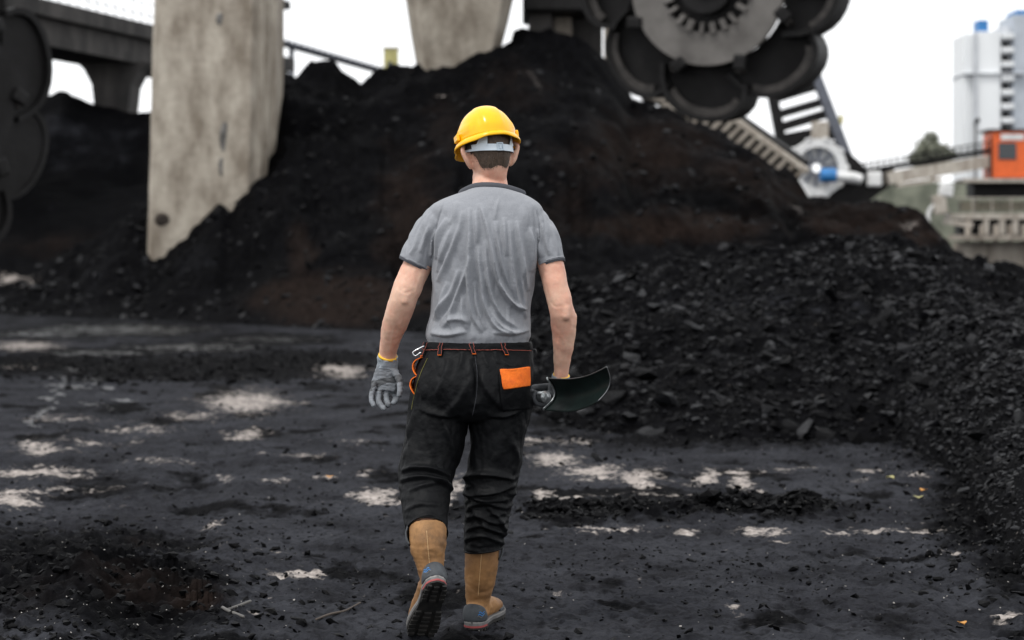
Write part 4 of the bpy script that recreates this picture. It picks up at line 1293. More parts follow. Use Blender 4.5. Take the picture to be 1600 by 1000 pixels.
VEINS = [([(868, 498), (873, 520), (871, 545), (876, 572)], 1.6, 2.2), ([(884, 505), (880, 525), (884, 548), (880, 570)], 1.4, 2.2), ([(873, 520), (881, 536), (880, 555)], 1.2, 2.0),
         ([(624, 490), (616, 512), (611, 535), (606, 552)], 1.3, 2.2), ([(634, 485), (624, 508), (618, 532)], 1.2, 2.2), ([(858, 470), (868, 480), (880, 478)], -2.0, 2.6), ([(622, 452), (634, 458), (650, 452)], -2.0, 2.6),
         ([(660, 425), (652, 445), (648, 465)], 2.5, 6), ([(852, 425), (858, 450), (864, 470)], 2.5, 6), ([(893, 498), (893, 515), (889, 535)], 2.2, 5), ([(738, 272), (742, 285), (744, 296)], 2.0, 4), ([(790, 270), (788, 284), (788, 296)], 2.0, 4)]
def folds(px, py, L):
    """ridges and creases: each a curve of (column, row) points with height in mm and half width in pixels"""
    r = np.zeros_like(px)
    for pts, amp, wd in L:
        C = catmull(pts, 10)
        best = np.full_like(px, 1e9)
        bt = np.zeros_like(px)
        sg = np.zeros_like(px)
        for i in range(len(C) - 1):
            a, b = C[i], C[i + 1]
            ab = b - a
            t = np.clip(((px - a[0]) * ab[0] + (py - a[1]) * ab[1]) / (ab @ ab + 1e-9), 0, 1)
            dx, dy = px - a[0] - t * ab[0], py - a[1] - t * ab[1]
            d = np.hypot(dx, dy)
            m = d < best
            best[m] = d[m]
            bt[m] = (i + t[m]) / (len(C) - 1)
            sg[m] = np.sign(ab[0] * dy[m] - ab[1] * dx[m])
        ww = 0.82 * wd * np.where(sg > 0, 0.5, 1.35)                 # steeper on one side
        taper = np.sin(np.clip(bt, 0, 1) * math.pi) ** 0.6
        r += amp * 0.001 * taper * np.exp(-(best / ww) ** 2)
    return r
V = V + N * (0.0016 * fbm(V * 24, 3) + 0.0016 * perlin(V * np.array([40, 40, 14])) + folds(bpx, bpy_, VEINS) * (N[:, 1] < 0.2))[:, None]
# --- eyes and brows sit on the face
body = link('body', to_mesh('body', V, Q), M_SKIN, person)
for s in (-1, 1):
    ev, eq = tube([(s * .030, .079, .014), (s * .030, .093, .014)], [.012, .008], n=14, m=3, rnd=True)
    link('eye', to_mesh('eye', head(ev), eq), mat('eye_white', (0.7, 0.68, 0.65), .3), body)
    ev, eq = tube([(s * .030, .098, .0135), (s * .030, .1005, .0135)], [.005, .004], n=12, m=1)
    link('iris', to_mesh('iris', head(ev), eq), mat('iris', (0.06, 0.09, 0.12), .2), body)
    ev, eq = tube([(s * .014, .101, .034), (s * .030, .100, .039), (s * .048, .088, .035)], [.004, .005, .003], n=8, m=3, rnd=True)
    link('eyebrow', to_mesh('eyebrow', head(ev), eq), M_HAIR, body)

# --- hair: close-cropped cap from the nape up
BODY_BVH = BVHTree.FromPolygons([tuple(v) for v in V], Q)
def hair():
    th = np.linspace(math.radians(-120), math.radians(120), 60)
    zz = np.linspace(-.062, .112, 30)
    V, Q = [], []
    prof = np.array([(-.085, .050, .100, -.052), (-.055, .060, .098, -.076), (-.02, .070, .094, -.090), (.02, .075, .096, -.097), (.055, .075, .097, -.096), (.085, .068, .088, -.085), (.108, .048, .062, -.060), (.120, .018, .022, -.028)])
    for i, z in enumerate(zz):
        for j, a in enumerate(th):
            # hairline: low at the nape, above the ears at the sides
            lo = -.066 + .068 * sstep(math.radians(48), math.radians(72), abs(a)) + .003 * math.sin(a * 7 + 1) + random.uniform(-.0015, .0015)
            z2 = lo + (.112 - lo) * i / 29
            w = np.interp(z2, prof[:, 0], prof[:, 1])
            f = np.interp(z2, prof[:, 0], prof[:, 2])
            b = np.interp(z2, prof[:, 0], prof[:, 3]) - .012 * sstep(-.05, -.09, z2)
            g = .0045 * min(1, i / 5) + .0006
            p = np.array((math.sin(a) * (w + g), (f + b) / 2 - math.cos(a) * ((f - b) / 2 + g), z2))
            if abs(a) < math.radians(56):                  # follow nape and skull
                dl = np.array([math.sin(a) * .8, -math.cos(a), 0])
                o_ = head(np.array([0, 0, z2]) + dl * .3)
                dw = head(np.zeros(3)) - head(dl)
                hit = BODY_BVH.ray_cast(Vector(o_), Vector(dw).normalized())[0]
                if hit is not None:
                    p = (np.array(hit) - HC) @ HR + dl * g
            V.append(p)
    for i in range(29):
        for j in range(59):
            Q.append((i * 60 + j, i * 60 + j + 1, (i + 1) * 60 + j + 1, (i + 1) * 60 + j))
    V = np.array(V)
    h = link('hair', to_mesh('hair', head(V), Q), M_HAIR, body)
    # short strands
    n = 2600
    ii = RNG.integers(0, 60 * 12, n)
    base = V[ii] + RNG.normal(size=(n, 3)) * .0015
    nr = base * np.array([1, 1, 0]) / np.linalg.norm(base[:, :2], axis=1)[:, None]
    tip = base + nr * RNG.uniform(.001, .003, (n, 1)) + np.array([0, 0, -1]) * RNG.uniform(.003, .008, (n, 1)) + RNG.normal(size=(n, 3)) * .0012
    side = np.cross(nr, (0, 0, 1)) * .0007
    T = np.stack([base - side, base + side, tip], 1).reshape(-1, 3)
    so = link('hair_strands', to_mesh('hair_strands', head(T), np.arange(3 * n).reshape(n, 3)), M_HAIR, body)
    so['kind'] = 'stuff'
hair()

# --- helmet
def helmet():
    hm = bpy.data.objects.new('helmet', None)
    COL.objects.link(hm)
    hm.parent = person
    hm.location = HC
    hm.matrix_parent_inverse = base_matrix(person).inverted()
    n, k = 96, 26
    th = np.arange(n) / n * 2 * math.pi
    zb = .048
    V, Q = [], []
    for i in range(k):
        q = i / (k - 1) * math.pi / 2
        cs, sn = math.cos(q) ** .9, math.sin(q)
        for a in th:
            x, y = math.sin(a), -math.cos(a)
            ridge = .003 * (1 - sstep(.30, .42, abs(x * cs))) * sstep(.05, .3, sn)      # raised centre panel
            side = .003 * sstep(.72, .8, abs(x)) * (1 - sstep(.35, .5, sn)) * sstep(.1, .2, sn)
            r = 1 + (ridge + side) / .1
            V.append((x * .1035 * cs * r, y * .124 * cs * r + .004, zb + .123 * sn * (1 + ridge / .12)))
    for i in range(k - 1):
        for j in range(n):
            j2 = (j + 1) % n
            Q.append((i * n + j, i * n + j2, (i + 1) * n + j2, (i + 1) * n + j))
    sh = link('shell', to_mesh('shell', head(np.array(V)), Q), M_HELM, hm)
    sd_ = sh.modifiers.new('s', 'SOLIDIFY')
    sd_.thickness = .003
    sd_.offset = -1
    # rolled rim with peak in front
    V, Q = [], []
    sec = [(0, .004), (.006, .005), (.011, .001), (.013, -.006), (.011, -.0105), (.008, -.010), (.007, -.004), (.002, -.001)]
    for a in th:
        x, y = math.sin(a), -math.cos(a)
        pk = sstep(.55, .95, y)
        ext = .002 + .050 * pk
        drop = -.012 * pk - .010 * sstep(.2, .7, abs(x)) * (1 - pk) - .004
        for (o_, h_) in sec:
            rr = o_ + ext * (o_ / .013)
            V.append((x * (.1035 + rr * (1 - .3 * pk)), y * (.124 + rr) + .004, zb + h_ + drop * (o_ / .013)))
    ns = len(sec)
    for j in range(n):
        j2 = (j + 1) % n
        for i in range(ns):
            i2 = (i + 1) % ns
            Q.append((j * ns + i, j * ns + i2, j2 * ns + i2, j2 * ns + i))
    link('brim', to_mesh('brim', head(np.array(V)), Q), M_HELM, hm)
    # accessory slot on both sides
    for s in (-1, 1):
        mb = MB().box((s * .109, .0, zb + .016), (.012, .045, .026), bev=.004)
        link('slot_block', to_mesh('slot_block', head(np.array(mb.v)), mb.f, False), M_HELM, hm)
    # head band and nape strap
    def band(z0, z1, a0, a1, r, name, m, lift=0):
        V, Q = [], []
        na = 40
        for i in range(na + 1):
            a = a0 + (a1 - a0) * i / na
            for (zz, dr) in ((z0, 0), (z1, 0), (z1, .003), (z0, .003)):
                V.append((math.sin(a) * (.079 + r + dr), .0 - math.cos(a) * (.101 + r + dr), zz - .020 * max(0, math.cos(a)) - .008 * math.sin(a)))
        for i in range(na):
            for j in range(4):
                j2 = (j + 1) % 4
                Q.append((i * 4 + j, i * 4 + j2, (i + 1) * 4 + j2, (i + 1) * 4 + j))
        Q += [(0, 1, 2, 3), (na * 4 + 3, na * 4 + 2, na * 4 + 1, na * 4)]
        return link(name, to_mesh(name, head(np.array(V)), Q, False), m, hm)
    ns_ = band(.004, .028, math.radians(-88), math.radians(88), .004, 'nape_strap', M_HSTRAP)
    for s in (-1, 1):
        band(.012, .05, s * math.radians(62), s * math.radians(95), .005, 'head_band', M_HDARK)
    # arm of the cradle rising to the shell
    for s in (-1, 1):
        V = []
        for (a, z) in ((-52, .008), (-22, .004), (-18, .046), (-34, .046)) if s < 0 else ((40, .008), (64, .010), (66, .046), (56, .046)):
            a = math.radians(a)
            V.append((math.sin(a) * .0855, -math.cos(a) * .1075, z))
        V = np.array(V)
        V2 = V * np.array([1.03, 1.03, 1])
        mb = MB().add(np.concatenate([V, V2]), [(3, 2, 1, 0), (4, 5, 6, 7), (0, 1, 5, 4), (1, 2, 6, 5), (2, 3, 7, 6), (3, 0, 4, 7)])
        link('cradle_arm', to_mesh('cradle_arm', head(np.array(mb.v)), mb.f, False), M_HSTRAP, hm)
    a = math.radians(8)
    bc = np.array([math.sin(a) * .086, -math.cos(a) * .1085, -.0030])
    mb = MB()
    Rz = np.array(Matrix.Rotation(a, 3, 'Z'))
    for (dx, dz, w, h) in ((-.0105, 0, .004, .030), (.0105, 0, .004, .030), (0, .013, .024, .004), (0, -.013, .024, .004), (0, 0, .010, .018)):
        mb.box(bc + Rz @ np.array([dx, 0, dz]), (w, .005, h), R=Rz, bev=.001)
    bk_ = link('buckle', to_mesh('buckle', head(np.array(mb.v)), mb.f, False), mat('buckle', (0.45, 0.53, 0.60), .4), ns_)
    bk_['kind'] = 'stuff'
helmet()

# --- T-shirt
shirt_rows = [(278, 738, 793, 7.06, .066), (290, 737, 794, 7.058, .068), (297, 730, 802, 7.05, .080), (304, 710, 820, 7.05, .092), (313, 688, 836, 7.05, .104), (326, 672, 847, 7.045, .116), (350, 674, 847, 7.04, .130), (385, 675, 842, 7.035, .136), (420, 676, 836, 7.035, .132), (455, 676, 831, 7.04, .126), (490, 674, 827, 7.04, .122), (512, 669, 828, 7.04, .126), (524, 667, 829, 7.04, .128), (532, 670, 826, 7.04, .122), (545, 674, 822, 7.04, .112)]
SL_L = [(704, 348, 7.045, 27, .085), (688, 350, 7.05, 29, .082), (668, 376, 7.05, 28.5, .068), (655, 398, 7.04, 26, .063), (646, 416, 7.04, 25, .06), (642, 425, 7.04, 25, .06)]
SL_R = [(812, 350, 7.045, 27, .085), (829, 352, 7.05, 29, .082), (848, 376, 7.045, 26, .068), (856, 398, 7.03, 22.5, .060), (862, 414, 7.02, 21, .056), (865, 424, 7.02, 21, .056)]
V, Q = remesh([rows_loft(shirt_rows), limb(SL_L), limb(SL_R)], 0.0035, 8)
N = vnormals(V, Q)
vpx = 800 + V[:, 0] / V[:, 1] * F
vpy = HOR - (V[:, 2] - CH) / V[:, 1] * F
SF = [([(733, 325), (733, 380), (732, 440), (737, 490), (752, 520)], 12, 5.5),
      ([(748, 318), (760, 355), (768, 395), (778, 440), (796, 472), (812, 487)], 12, 4.8),
      ([(764, 304), (769, 322), (771, 345)], 3, 3), ([(782, 303), (776, 320), (772, 345)], 3, 3), ([(702, 360), (692, 390), (684, 425)], 6, 4), ([(735, 400), (722, 440), (706, 480), (690, 505)], 7, 4.5), ([(772, 345), (778, 385), (786, 425), (798, 455)], 7, 4), ([(815, 400), (812, 440), (818, 480)], 6, 4), ([(741, 440), (745, 480), (757, 515)], 8, 4), ([(764, 480), (780, 508), (806, 524)], 7, 4), ([(712, 470), (704, 498), (708, 520)], 6, 5),
      ([(807, 345), (811, 385), (815, 425), (823, 455)], 9, 4.5), ([(795, 345), (797, 395), (800, 440), (808, 475), (822, 498)], 9, 4.5),
      ([(722, 330), (715, 365), (700, 405), (684, 440)], 7, 5), ([(746, 385), (750, 430), (756, 475), (772, 510), (795, 522)], 10, 5),
      ([(757, 375), (760, 420), (768, 465), (786, 498), (812, 515)], 9, 5), ([(697, 340), (688, 370), (682, 405)], 8, 5), ([(826, 355), (829, 390), (827, 425)], 8, 4.5),
      ([(718, 420), (706, 455), (690, 480), (678, 500)], 8, 6), ([(708, 350), (700, 380), (690, 410)], 5, 5), ([(780, 440), (790, 465), (806, 480), (824, 484)], 7, 3.6),
      ([(690, 512), (712, 500), (735, 505)], 7, 6), ([(672, 521), (700, 524), (730, 519)], 7, 5), ([(770, 520), (800, 522), (826, 516)], 8, 5), ([(786, 340), (787, 370), (790, 400)], 6, 5),
      ([(700, 440), (690, 470), (686, 500)], 5, 6), ([(722, 460), (722, 490), (728, 515)], 6, 5), ([(742, 330), (744, 355), (745, 380)], 5, 4), ([(712, 315), (709, 335), (704, 352)], 4, 6),
      ([(672, 350), (662, 375), (655, 395)], 5, 4), ([(682, 358), (676, 380), (672, 402)], 6, 4), ([(655, 360), (648, 385), (640, 398)], 4, 4), ([(845, 350), (852, 378), (858, 400)], 6, 4), ([(838, 358), (842, 380), (846, 402)], 6, 4), ([(858, 352), (866, 380), (872, 400)], 4, 4)]
h = folds(vpx, vpy, SF)
h += 0.0035 * np.abs(fbm(V * np.array([22, 22, 6]), 2)) * sstep(300, 340, vpy)
seam = folds(vpx, vpy, [([(693, 318), (684, 345), (679, 380), (678, 408)], -4, 1.5), ([(838, 330), (842, 350), (841, 385), (838, 412)], -4, 1.5)])
V = V + N * (2.3 * h * sstep(302, 322, vpy) + 2 * seam)[:, None]
V = relax(V, Q, 1)
me = to_mesh('shirt', V, Q)
def plane_cut(a, b, rad):
    """cut off everything past b in the direction a -> b"""
    a, b = np.asarray(a), np.asarray(b)
    nrm = (b - a) / np.linalg.norm(b - a)
    return (b, nrm, b, rad)
hemL = plane_cut(W(668, 372, 7.04), W(648.5, 411.5, 7.04), .10) + (lambda c: c.x < X(673.5, c.y),)
hemR = plane_cut(W(849, 372, 7.04), W(861.5, 411.5, 7.02), .10) + (lambda c: c.x > X(841, c.y),)
neck = (W(766, 298.5, 7.04), np.array([.05, .28, .96]), W(766, 286, 7.05), .13)
waist = (W(748, 541, 7.04), np.array([0, 0, -1.]), W(748, 545, 7.04), .30)
cut(me, [hemL, hemR, neck, waist])
shirt = link('shirt', me, M_SHIRT, person)
sm = shirt.modifiers.new('s', 'SOLIDIFY')
sm.thickness = .0025
sm.offset = -1

def boundary_loops(me):
    bm = bmesh.new()
    bm.from_mesh(me)
    be = [e for e in bm.edges if e.is_boundary]
    adj = {}
    for e in be:
        a, b = e.verts
        adj.setdefault(a.index, []).append(b.index)
        adj.setdefault(b.index, []).append(a.index)
    co = {v.index: np.array(v.co[:]) for v in bm.verts}
    bm.free()
    loops, seen = [], set()
    for s0 in adj:
        if s0 in seen:
            continue
        L, c, p = [s0], s0, None
        seen.add(s0)
        while True:
            nx = [q for q in adj[c] if q != p and q not in seen]
            if not nx:
                break
            p, c = c, nx[0]
            seen.add(c)
            L.append(c)
        loops.append(np.array([co[i] for i in L]))
    return loops

def ring_trim(loop, r, rb, name, m, parent, off=(0, 0, 0), grow=1.0, sub=40):
    """a soft band round an opening"""
    k = np.linspace(0, len(loop), sub, endpoint=False).astype(int)
    C = loop[k]
    for _ in range(2):
        C = (np.roll(C, 1, 0) + 2 * C + np.roll(C, -1, 0)) / 4
    c0 = C.mean(0)
    C = c0 + (C - c0) * grow + np.asarray(off)
    u, s_, vt = np.linalg.svd(C - C.mean(0))
    ax = vt[2]
    n = 10
    V, Q = [], []
    for i in range(sub):
        rad = C[i] - C.mean(0)
        rad -= rad.dot(ax) * ax
        rad /= np.linalg.norm(rad)
        for j in range(n):
            a = j / n * 2 * math.pi
            V.append(C[i] + rad * r * math.cos(a) + ax * rb * math.sin(a))
    for i in range(sub):
        i2 = (i + 1) % sub
        for j in range(n):
            j2 = (j + 1) % n
            Q.append((i * n + j, i * n + j2, i2 * n + j2, i2 * n + j))
    return link(name, to_mesh(name, np.array(V), Q), m, parent)

for L in boundary_loops(me):
    if len(L) < 20:
        continue
    c = L.mean(0)
    if np.linalg.norm(c - hemL[0]) < .08 or np.linalg.norm(c - hemR[0]) < .08:
        nrm = hemL[1] if np.linalg.norm(c - hemL[0]) < .08 else hemR[1]
        ring_trim(L, .0032, .0030, 'sleeve_trim', M_TRIM, shirt, off=nrm * .001)
        ring_trim(L, .0028, .0022, 'sleeve_edge', M_SHIRT, shirt, off=-nrm * .005, grow=1.01)
        ring_trim(L, .0024, .0022, 'sleeve_hem', M_TRIM, shirt, off=nrm * .006, grow=.985)
    elif c[2] > 1.45:
        ring_trim(L, .0055, .0105, 'collar', M_TRIM, shirt, off=neck[1] * .004, grow=1.015)
        ring_trim(L, .0016, .0010, 'collar_piping', mat('piping', (0.42, 0.22, 0.22), .8), shirt, off=-neck[1] * .004, grow=1.02)

# --- trousers
pel = [(532, 665, 831, 7.04, .118), (540, 663, 832, 7.04, .121), (552, 660, 833, 7.038, .126), (575, 652, 832, 7.03, .142), (600, 646, 830, 7.025, .150), (625, 642, 828, 7.03, .146), (645, 645, 824, 7.035, .125), (655, 655, 815, 7.04, .10)]
LEG_L = [(690, 605, 7.03, 46, .128), (686, 640, 7.03, 48, .122), (678, 690, 7.02, 46, .112), (669, 725, 7.0, 44, .106), (665, 748, 6.975, 42, .102), (665, 775, 6.93, 39, .092), (665, 805, 6.87, 35, .084), (667, 836, 6.82, 31.5, .076), (668, 846, 6.805, 31, .075)]
LEG_R = [(783, 605, 7.035, 46, .128), (780, 640, 7.04, 48, .122), (777, 690, 7.045, 41, .110), (772, 725, 7.05, 40, .104), (768, 752, 7.05, 40, .102), (764, 780, 7.05, 36, .092), (759, 815, 7.05, 33.5, .085), (755, 850, 7.05, 30, .077), (754, 866, 7.05, 29.5, .077)]
V, Q = remesh([rows_loft(pel, expo=2.3), limb(LEG_L), limb(LEG_R)], 0.0048, 6)
N = vnormals(V, Q)
vpx = 800 + V[:, 0] / V[:, 1] * F
vpy = HOR - (V[:, 2] - CH) / V[:, 1] * F
TF = [([(628, 738), (650, 733), (680, 738), (702, 746)], 16, 5), ([(625, 752), (655, 748), (690, 756), (708, 768)], 15, 4.5), ([(640, 768), (665, 760), (700, 752)], 9, 5),
      ([(632, 800), (655, 790), (690, 790)], 6, 5), ([(640, 828), (655, 812), (675, 808), (695, 822)], 8, 4), ([(690, 655), (702, 690), (708, 720)], 9, 6), ([(660, 650), (672, 690), (676, 715)], 6, 7),
      ([(725, 748), (760, 742), (806, 750)], 15, 5), ([(728, 775), (765, 770), (805, 758)], 15, 5), ([(726, 768), (750, 780), (795, 782)], 12, 4.5), ([(730, 800), (755, 786), (790, 796)], 12, 4.5),
      ([(728, 815), (748, 806), (772, 818), (792, 812)], 11, 4.5), ([(727, 832), (750, 822), (770, 828), (790, 838)], 11, 4.5), ([(726, 846), (755, 838), (786, 850)], 9, 4), ([(760, 790), (778, 812), (788, 835)], 9, 4), ([(735, 790), (752, 812), (765, 835)], 8, 4),
      ([(800, 690), (806, 715), (800, 740)], 8, 6), ([(738, 560), (744, 590), (742, 630)], -14, 7), ([(744, 575), (760, 610), (785, 640)], 8, 7), ([(735, 590), (715, 625), (690, 650)], 7, 8),
      ([(700, 560), (694, 590), (680, 620)], 6, 7), ([(660, 575), (658, 600), (662, 625)], 6, 6), ([(760, 648), (790, 650), (815, 640)], 9, 5), ([(655, 640), (690, 650), (722, 645)], 8, 6), ([(815, 560), (800, 572), (780, 560)], 5, 5),
      ([(650, 635), (642, 670), (640, 700)], 7, 5), ([(752, 548), (758, 565), (765, 580)], 5, 4), ([(772, 546), (774, 560), (778, 570)], 5, 4), ([(722, 548), (720, 565), (714, 580)], 5, 4)]
h = folds(vpx, vpy, TF)
low = sstep(720, 760, vpy)
h += low * 0.008 * np.abs(fbm(V * np.array([9, 9, 26]) + 3, 3)) * (0.4 + 0.6 * (V[:, 0] > X(728, 7.0)))
h += (1 - low) * 0.006 * np.abs(fbm(V * np.array([16, 12, 7]) + 11, 3)) * sstep(545, 580, vpy)
h += 0.003 * np.abs(np.sin(V[:, 0] * 260 + 3 * perlin(V * 8))) * (1 - sstep(533, 556, vpy)) * sstep(.0, .6, -N[:, 1])     # elastic gathers at the waistband
V = V + N * (1.6 * h)[:, None]
V = relax(V, Q, 1)
me = to_mesh('trousers', V, Q)
cutL = (W(668, 832, 6.82), np.array([.05, -.75, -.66]), W(668, 840, 6.82), .16)
cutR = (W(754, 857, 7.05), np.array([.10, .05, -.99]), W(754, 866, 7.05), .16)
cut(me, [cutL, cutR, (W(748, 534, 7.04), np.array([0, 0, 1.]), W(748, 530, 7.04), .30)])
trs = link('trousers', me, M_PANTS, person)
sm = trs.modifiers.new('s', 'SOLIDIFY')
sm.thickness = .003
sm.offset = -1
TB = BVHTree.FromPolygons([v.co[:] for v in me.vertices], [p.vertices[:] for p in me.polygons])
def on_trousers(px, py, off=.0015):
    o = Vector((0, 0, CH))
    dr_ = (Vector(W(px, py, 7.0)) - o).normalized()
    hit, nr, _, _ = TB.ray_cast(o, dr_)
    if hit is None:
        hit, nr, _, _ = TB.find_nearest(Vector(W(px, py, 6.98)))
    if nr.dot(dr_) > 0:
        nr = -nr
    return np.array(hit + nr * off)
def stitch(L, r, name, m, k=8, off=.001):
    C = catmull(L, k)
    P_ = np.array([on_trousers(a, b, off) for a, b in C])
    V, Q = tube(P_, [r] * len(P_), n=6, m=1)
    return link(name, to_mesh(name, V, Q), m, trs)
def cloth_patch(corner, name, m, off=.006, thick=.003, n=14, puff=0.0, parent=None):
    """a sewn-on piece: four corners in (column, row), laid on the cloth"""
    c = np.array(corner, float)
    V, Q = [], []
    for i in range(n + 1):
        for j in range(n + 1):
            s, t = j / n, i / n
            p = (1 - s) * (1 - t) * c[0] + s * (1 - t) * c[1] + s * t * c[2] + (1 - s) * t * c[3]
            # rounded lower corners
            if t > .6:
                e = ((t - .6) / .4) ** 2 * .10
                p = p + (c[2] + c[3] - 2 * p) / 2 * e * (abs(s - .5) * 2) ** 3
            V.append(on_trousers(p[0], p[1], off + puff * math.sin(s * math.pi) * t + .001 * math.sin(s * 9 + t * 4)))
    for i in range(n):
        for j in range(n):
            a = i * (n + 1) + j
            Q.append((a, a + n + 1, a + n + 2, a + 1))
    V = relax(np.array(V), Q, 2)
    o = link(name, to_mesh(name, V, Q), m, parent or trs)
    md = o.modifiers.new('s', 'SOLIDIFY')
    md.thickness = thick
    md.offset = 0
    return o
cloth_patch([(779, 577), (826.5, 572.5), (828, 603), (784, 609)], 'pocket_flap', M_FLUO, off=.007, puff=.004)
cloth_patch([(777, 574), (830, 570), (830, 640), (782, 645)], 'back_pocket', M_PANTS, off=.003)
cloth_patch([(663, 535), (832, 535), (834, 547), (660, 547)], 'waistband', M_PANTS, off=.003, n=30)
stitch([(664, 547.5), (700, 546), (745, 547), (790, 547), (833, 548)], .0008, 'seam_stitching', M_RED, 12, off=.0045)
for (x0, y0, x1, y1) in ((691, 533, 688, 557), (736, 533, 741, 555), (783, 533, 791, 556), (668, 535, 660, 558)):
    cloth_patch([(x0 - 4, y0), (x0 + 4, y0), (x1 + 4, y1), (x1 - 4, y1)], 'belt_loop', M_PANTS, off=.0065, thick=.003, n=6)
    for s in (-2.6, 2.6):
        stitch([(x0 + s, y0 + 1), ((x0 + x1) / 2 + s, (y0 + y1) / 2), (x1 + s, y1 - 1)], .0007, 'loop_stitching', M_RED, 4, off=.0088)
    stitch([(x1 - 3, y1 - .5), (x1 + 3, y1 - .5)], .0012, 'loop_tack', M_FLUO, 2, off=.0088)
stitch([(742, 556), (746, 585), (744, 620), (738, 650)], .0007, 'seam_stitching', M_TRIM, 8)
stitch([(668, 560), (655, 590), (646, 625), (643, 640)], .0009, 'side_seam', mat('olive_edge', (0.16, 0.15, 0.03), .8), 10)
# side pocket: orange gussets standing off the left hip
for (pts) in ([(660, 557, 7.0), (648, 563, 6.99), (644, 573, 6.99), (648, 584, 6.985), (655, 588, 6.98)], [(652, 586, 6.98), (643, 592, 6.975), (640, 602, 6.97), (644, 612, 6.965), (649, 618, 6.965)]):
    Pn = catmull([W(*p) for p in pts], 6)
    V, Q = [], []
    for i, p in enumerate(Pn):
        V += [p + np.array([0, -.012, 0]), p + np.array([.004, .05, 0])]
    Q = [(2 * i, 2 * i + 1, 2 * i + 3, 2 * i + 2) for i in range(len(Pn) - 1)]
    o = link('side_pocket', to_mesh('side_pocket', np.array(V), Q), M_FLUO, trs)
    md = o.modifiers.new('s', 'SOLIDIFY')
    md.thickness = .003
V, Q = tube([W(652, 560, 7.0), W(644, 600, 6.98), W(648, 634, 6.975)], [.010, .014, .008], [.03, .045, .03], n=14, m=5, rnd=True)
link('side_pocket_bag', to_mesh('side_pocket_bag', V + np.array([.016, .03, 0]), Q), M_PANTS, trs)
V, Q = tube([W(662, 541, 6.955), W(652, 546, 6.95), W(645, 551, 6.95), W(649, 556, 6.95), W(657, 551, 6.95)], [.0025] * 5, n=8, m=5, rnd=True)
link('snap_hook', to_mesh('snap_hook', V, Q), M_CHROME, trs)
V, Q = tube([W(832, 546, 6.99), W(837, 547, 6.985), W(838, 552, 6.985)], [.004, .004, .003], n=8, m=3, rnd=True)
link('cord_toggle', to_mesh('cord_toggle', V, Q), M_HDARK, trs)
# hem piping at the trouser bottoms
for L in boundary_loops(me):
    if len(L) > 20 and L.mean(0)[2] < .6:
        ring_trim(L, .0026, .0035, 'trouser_hem', M_PANTS, trs, grow=1.01)

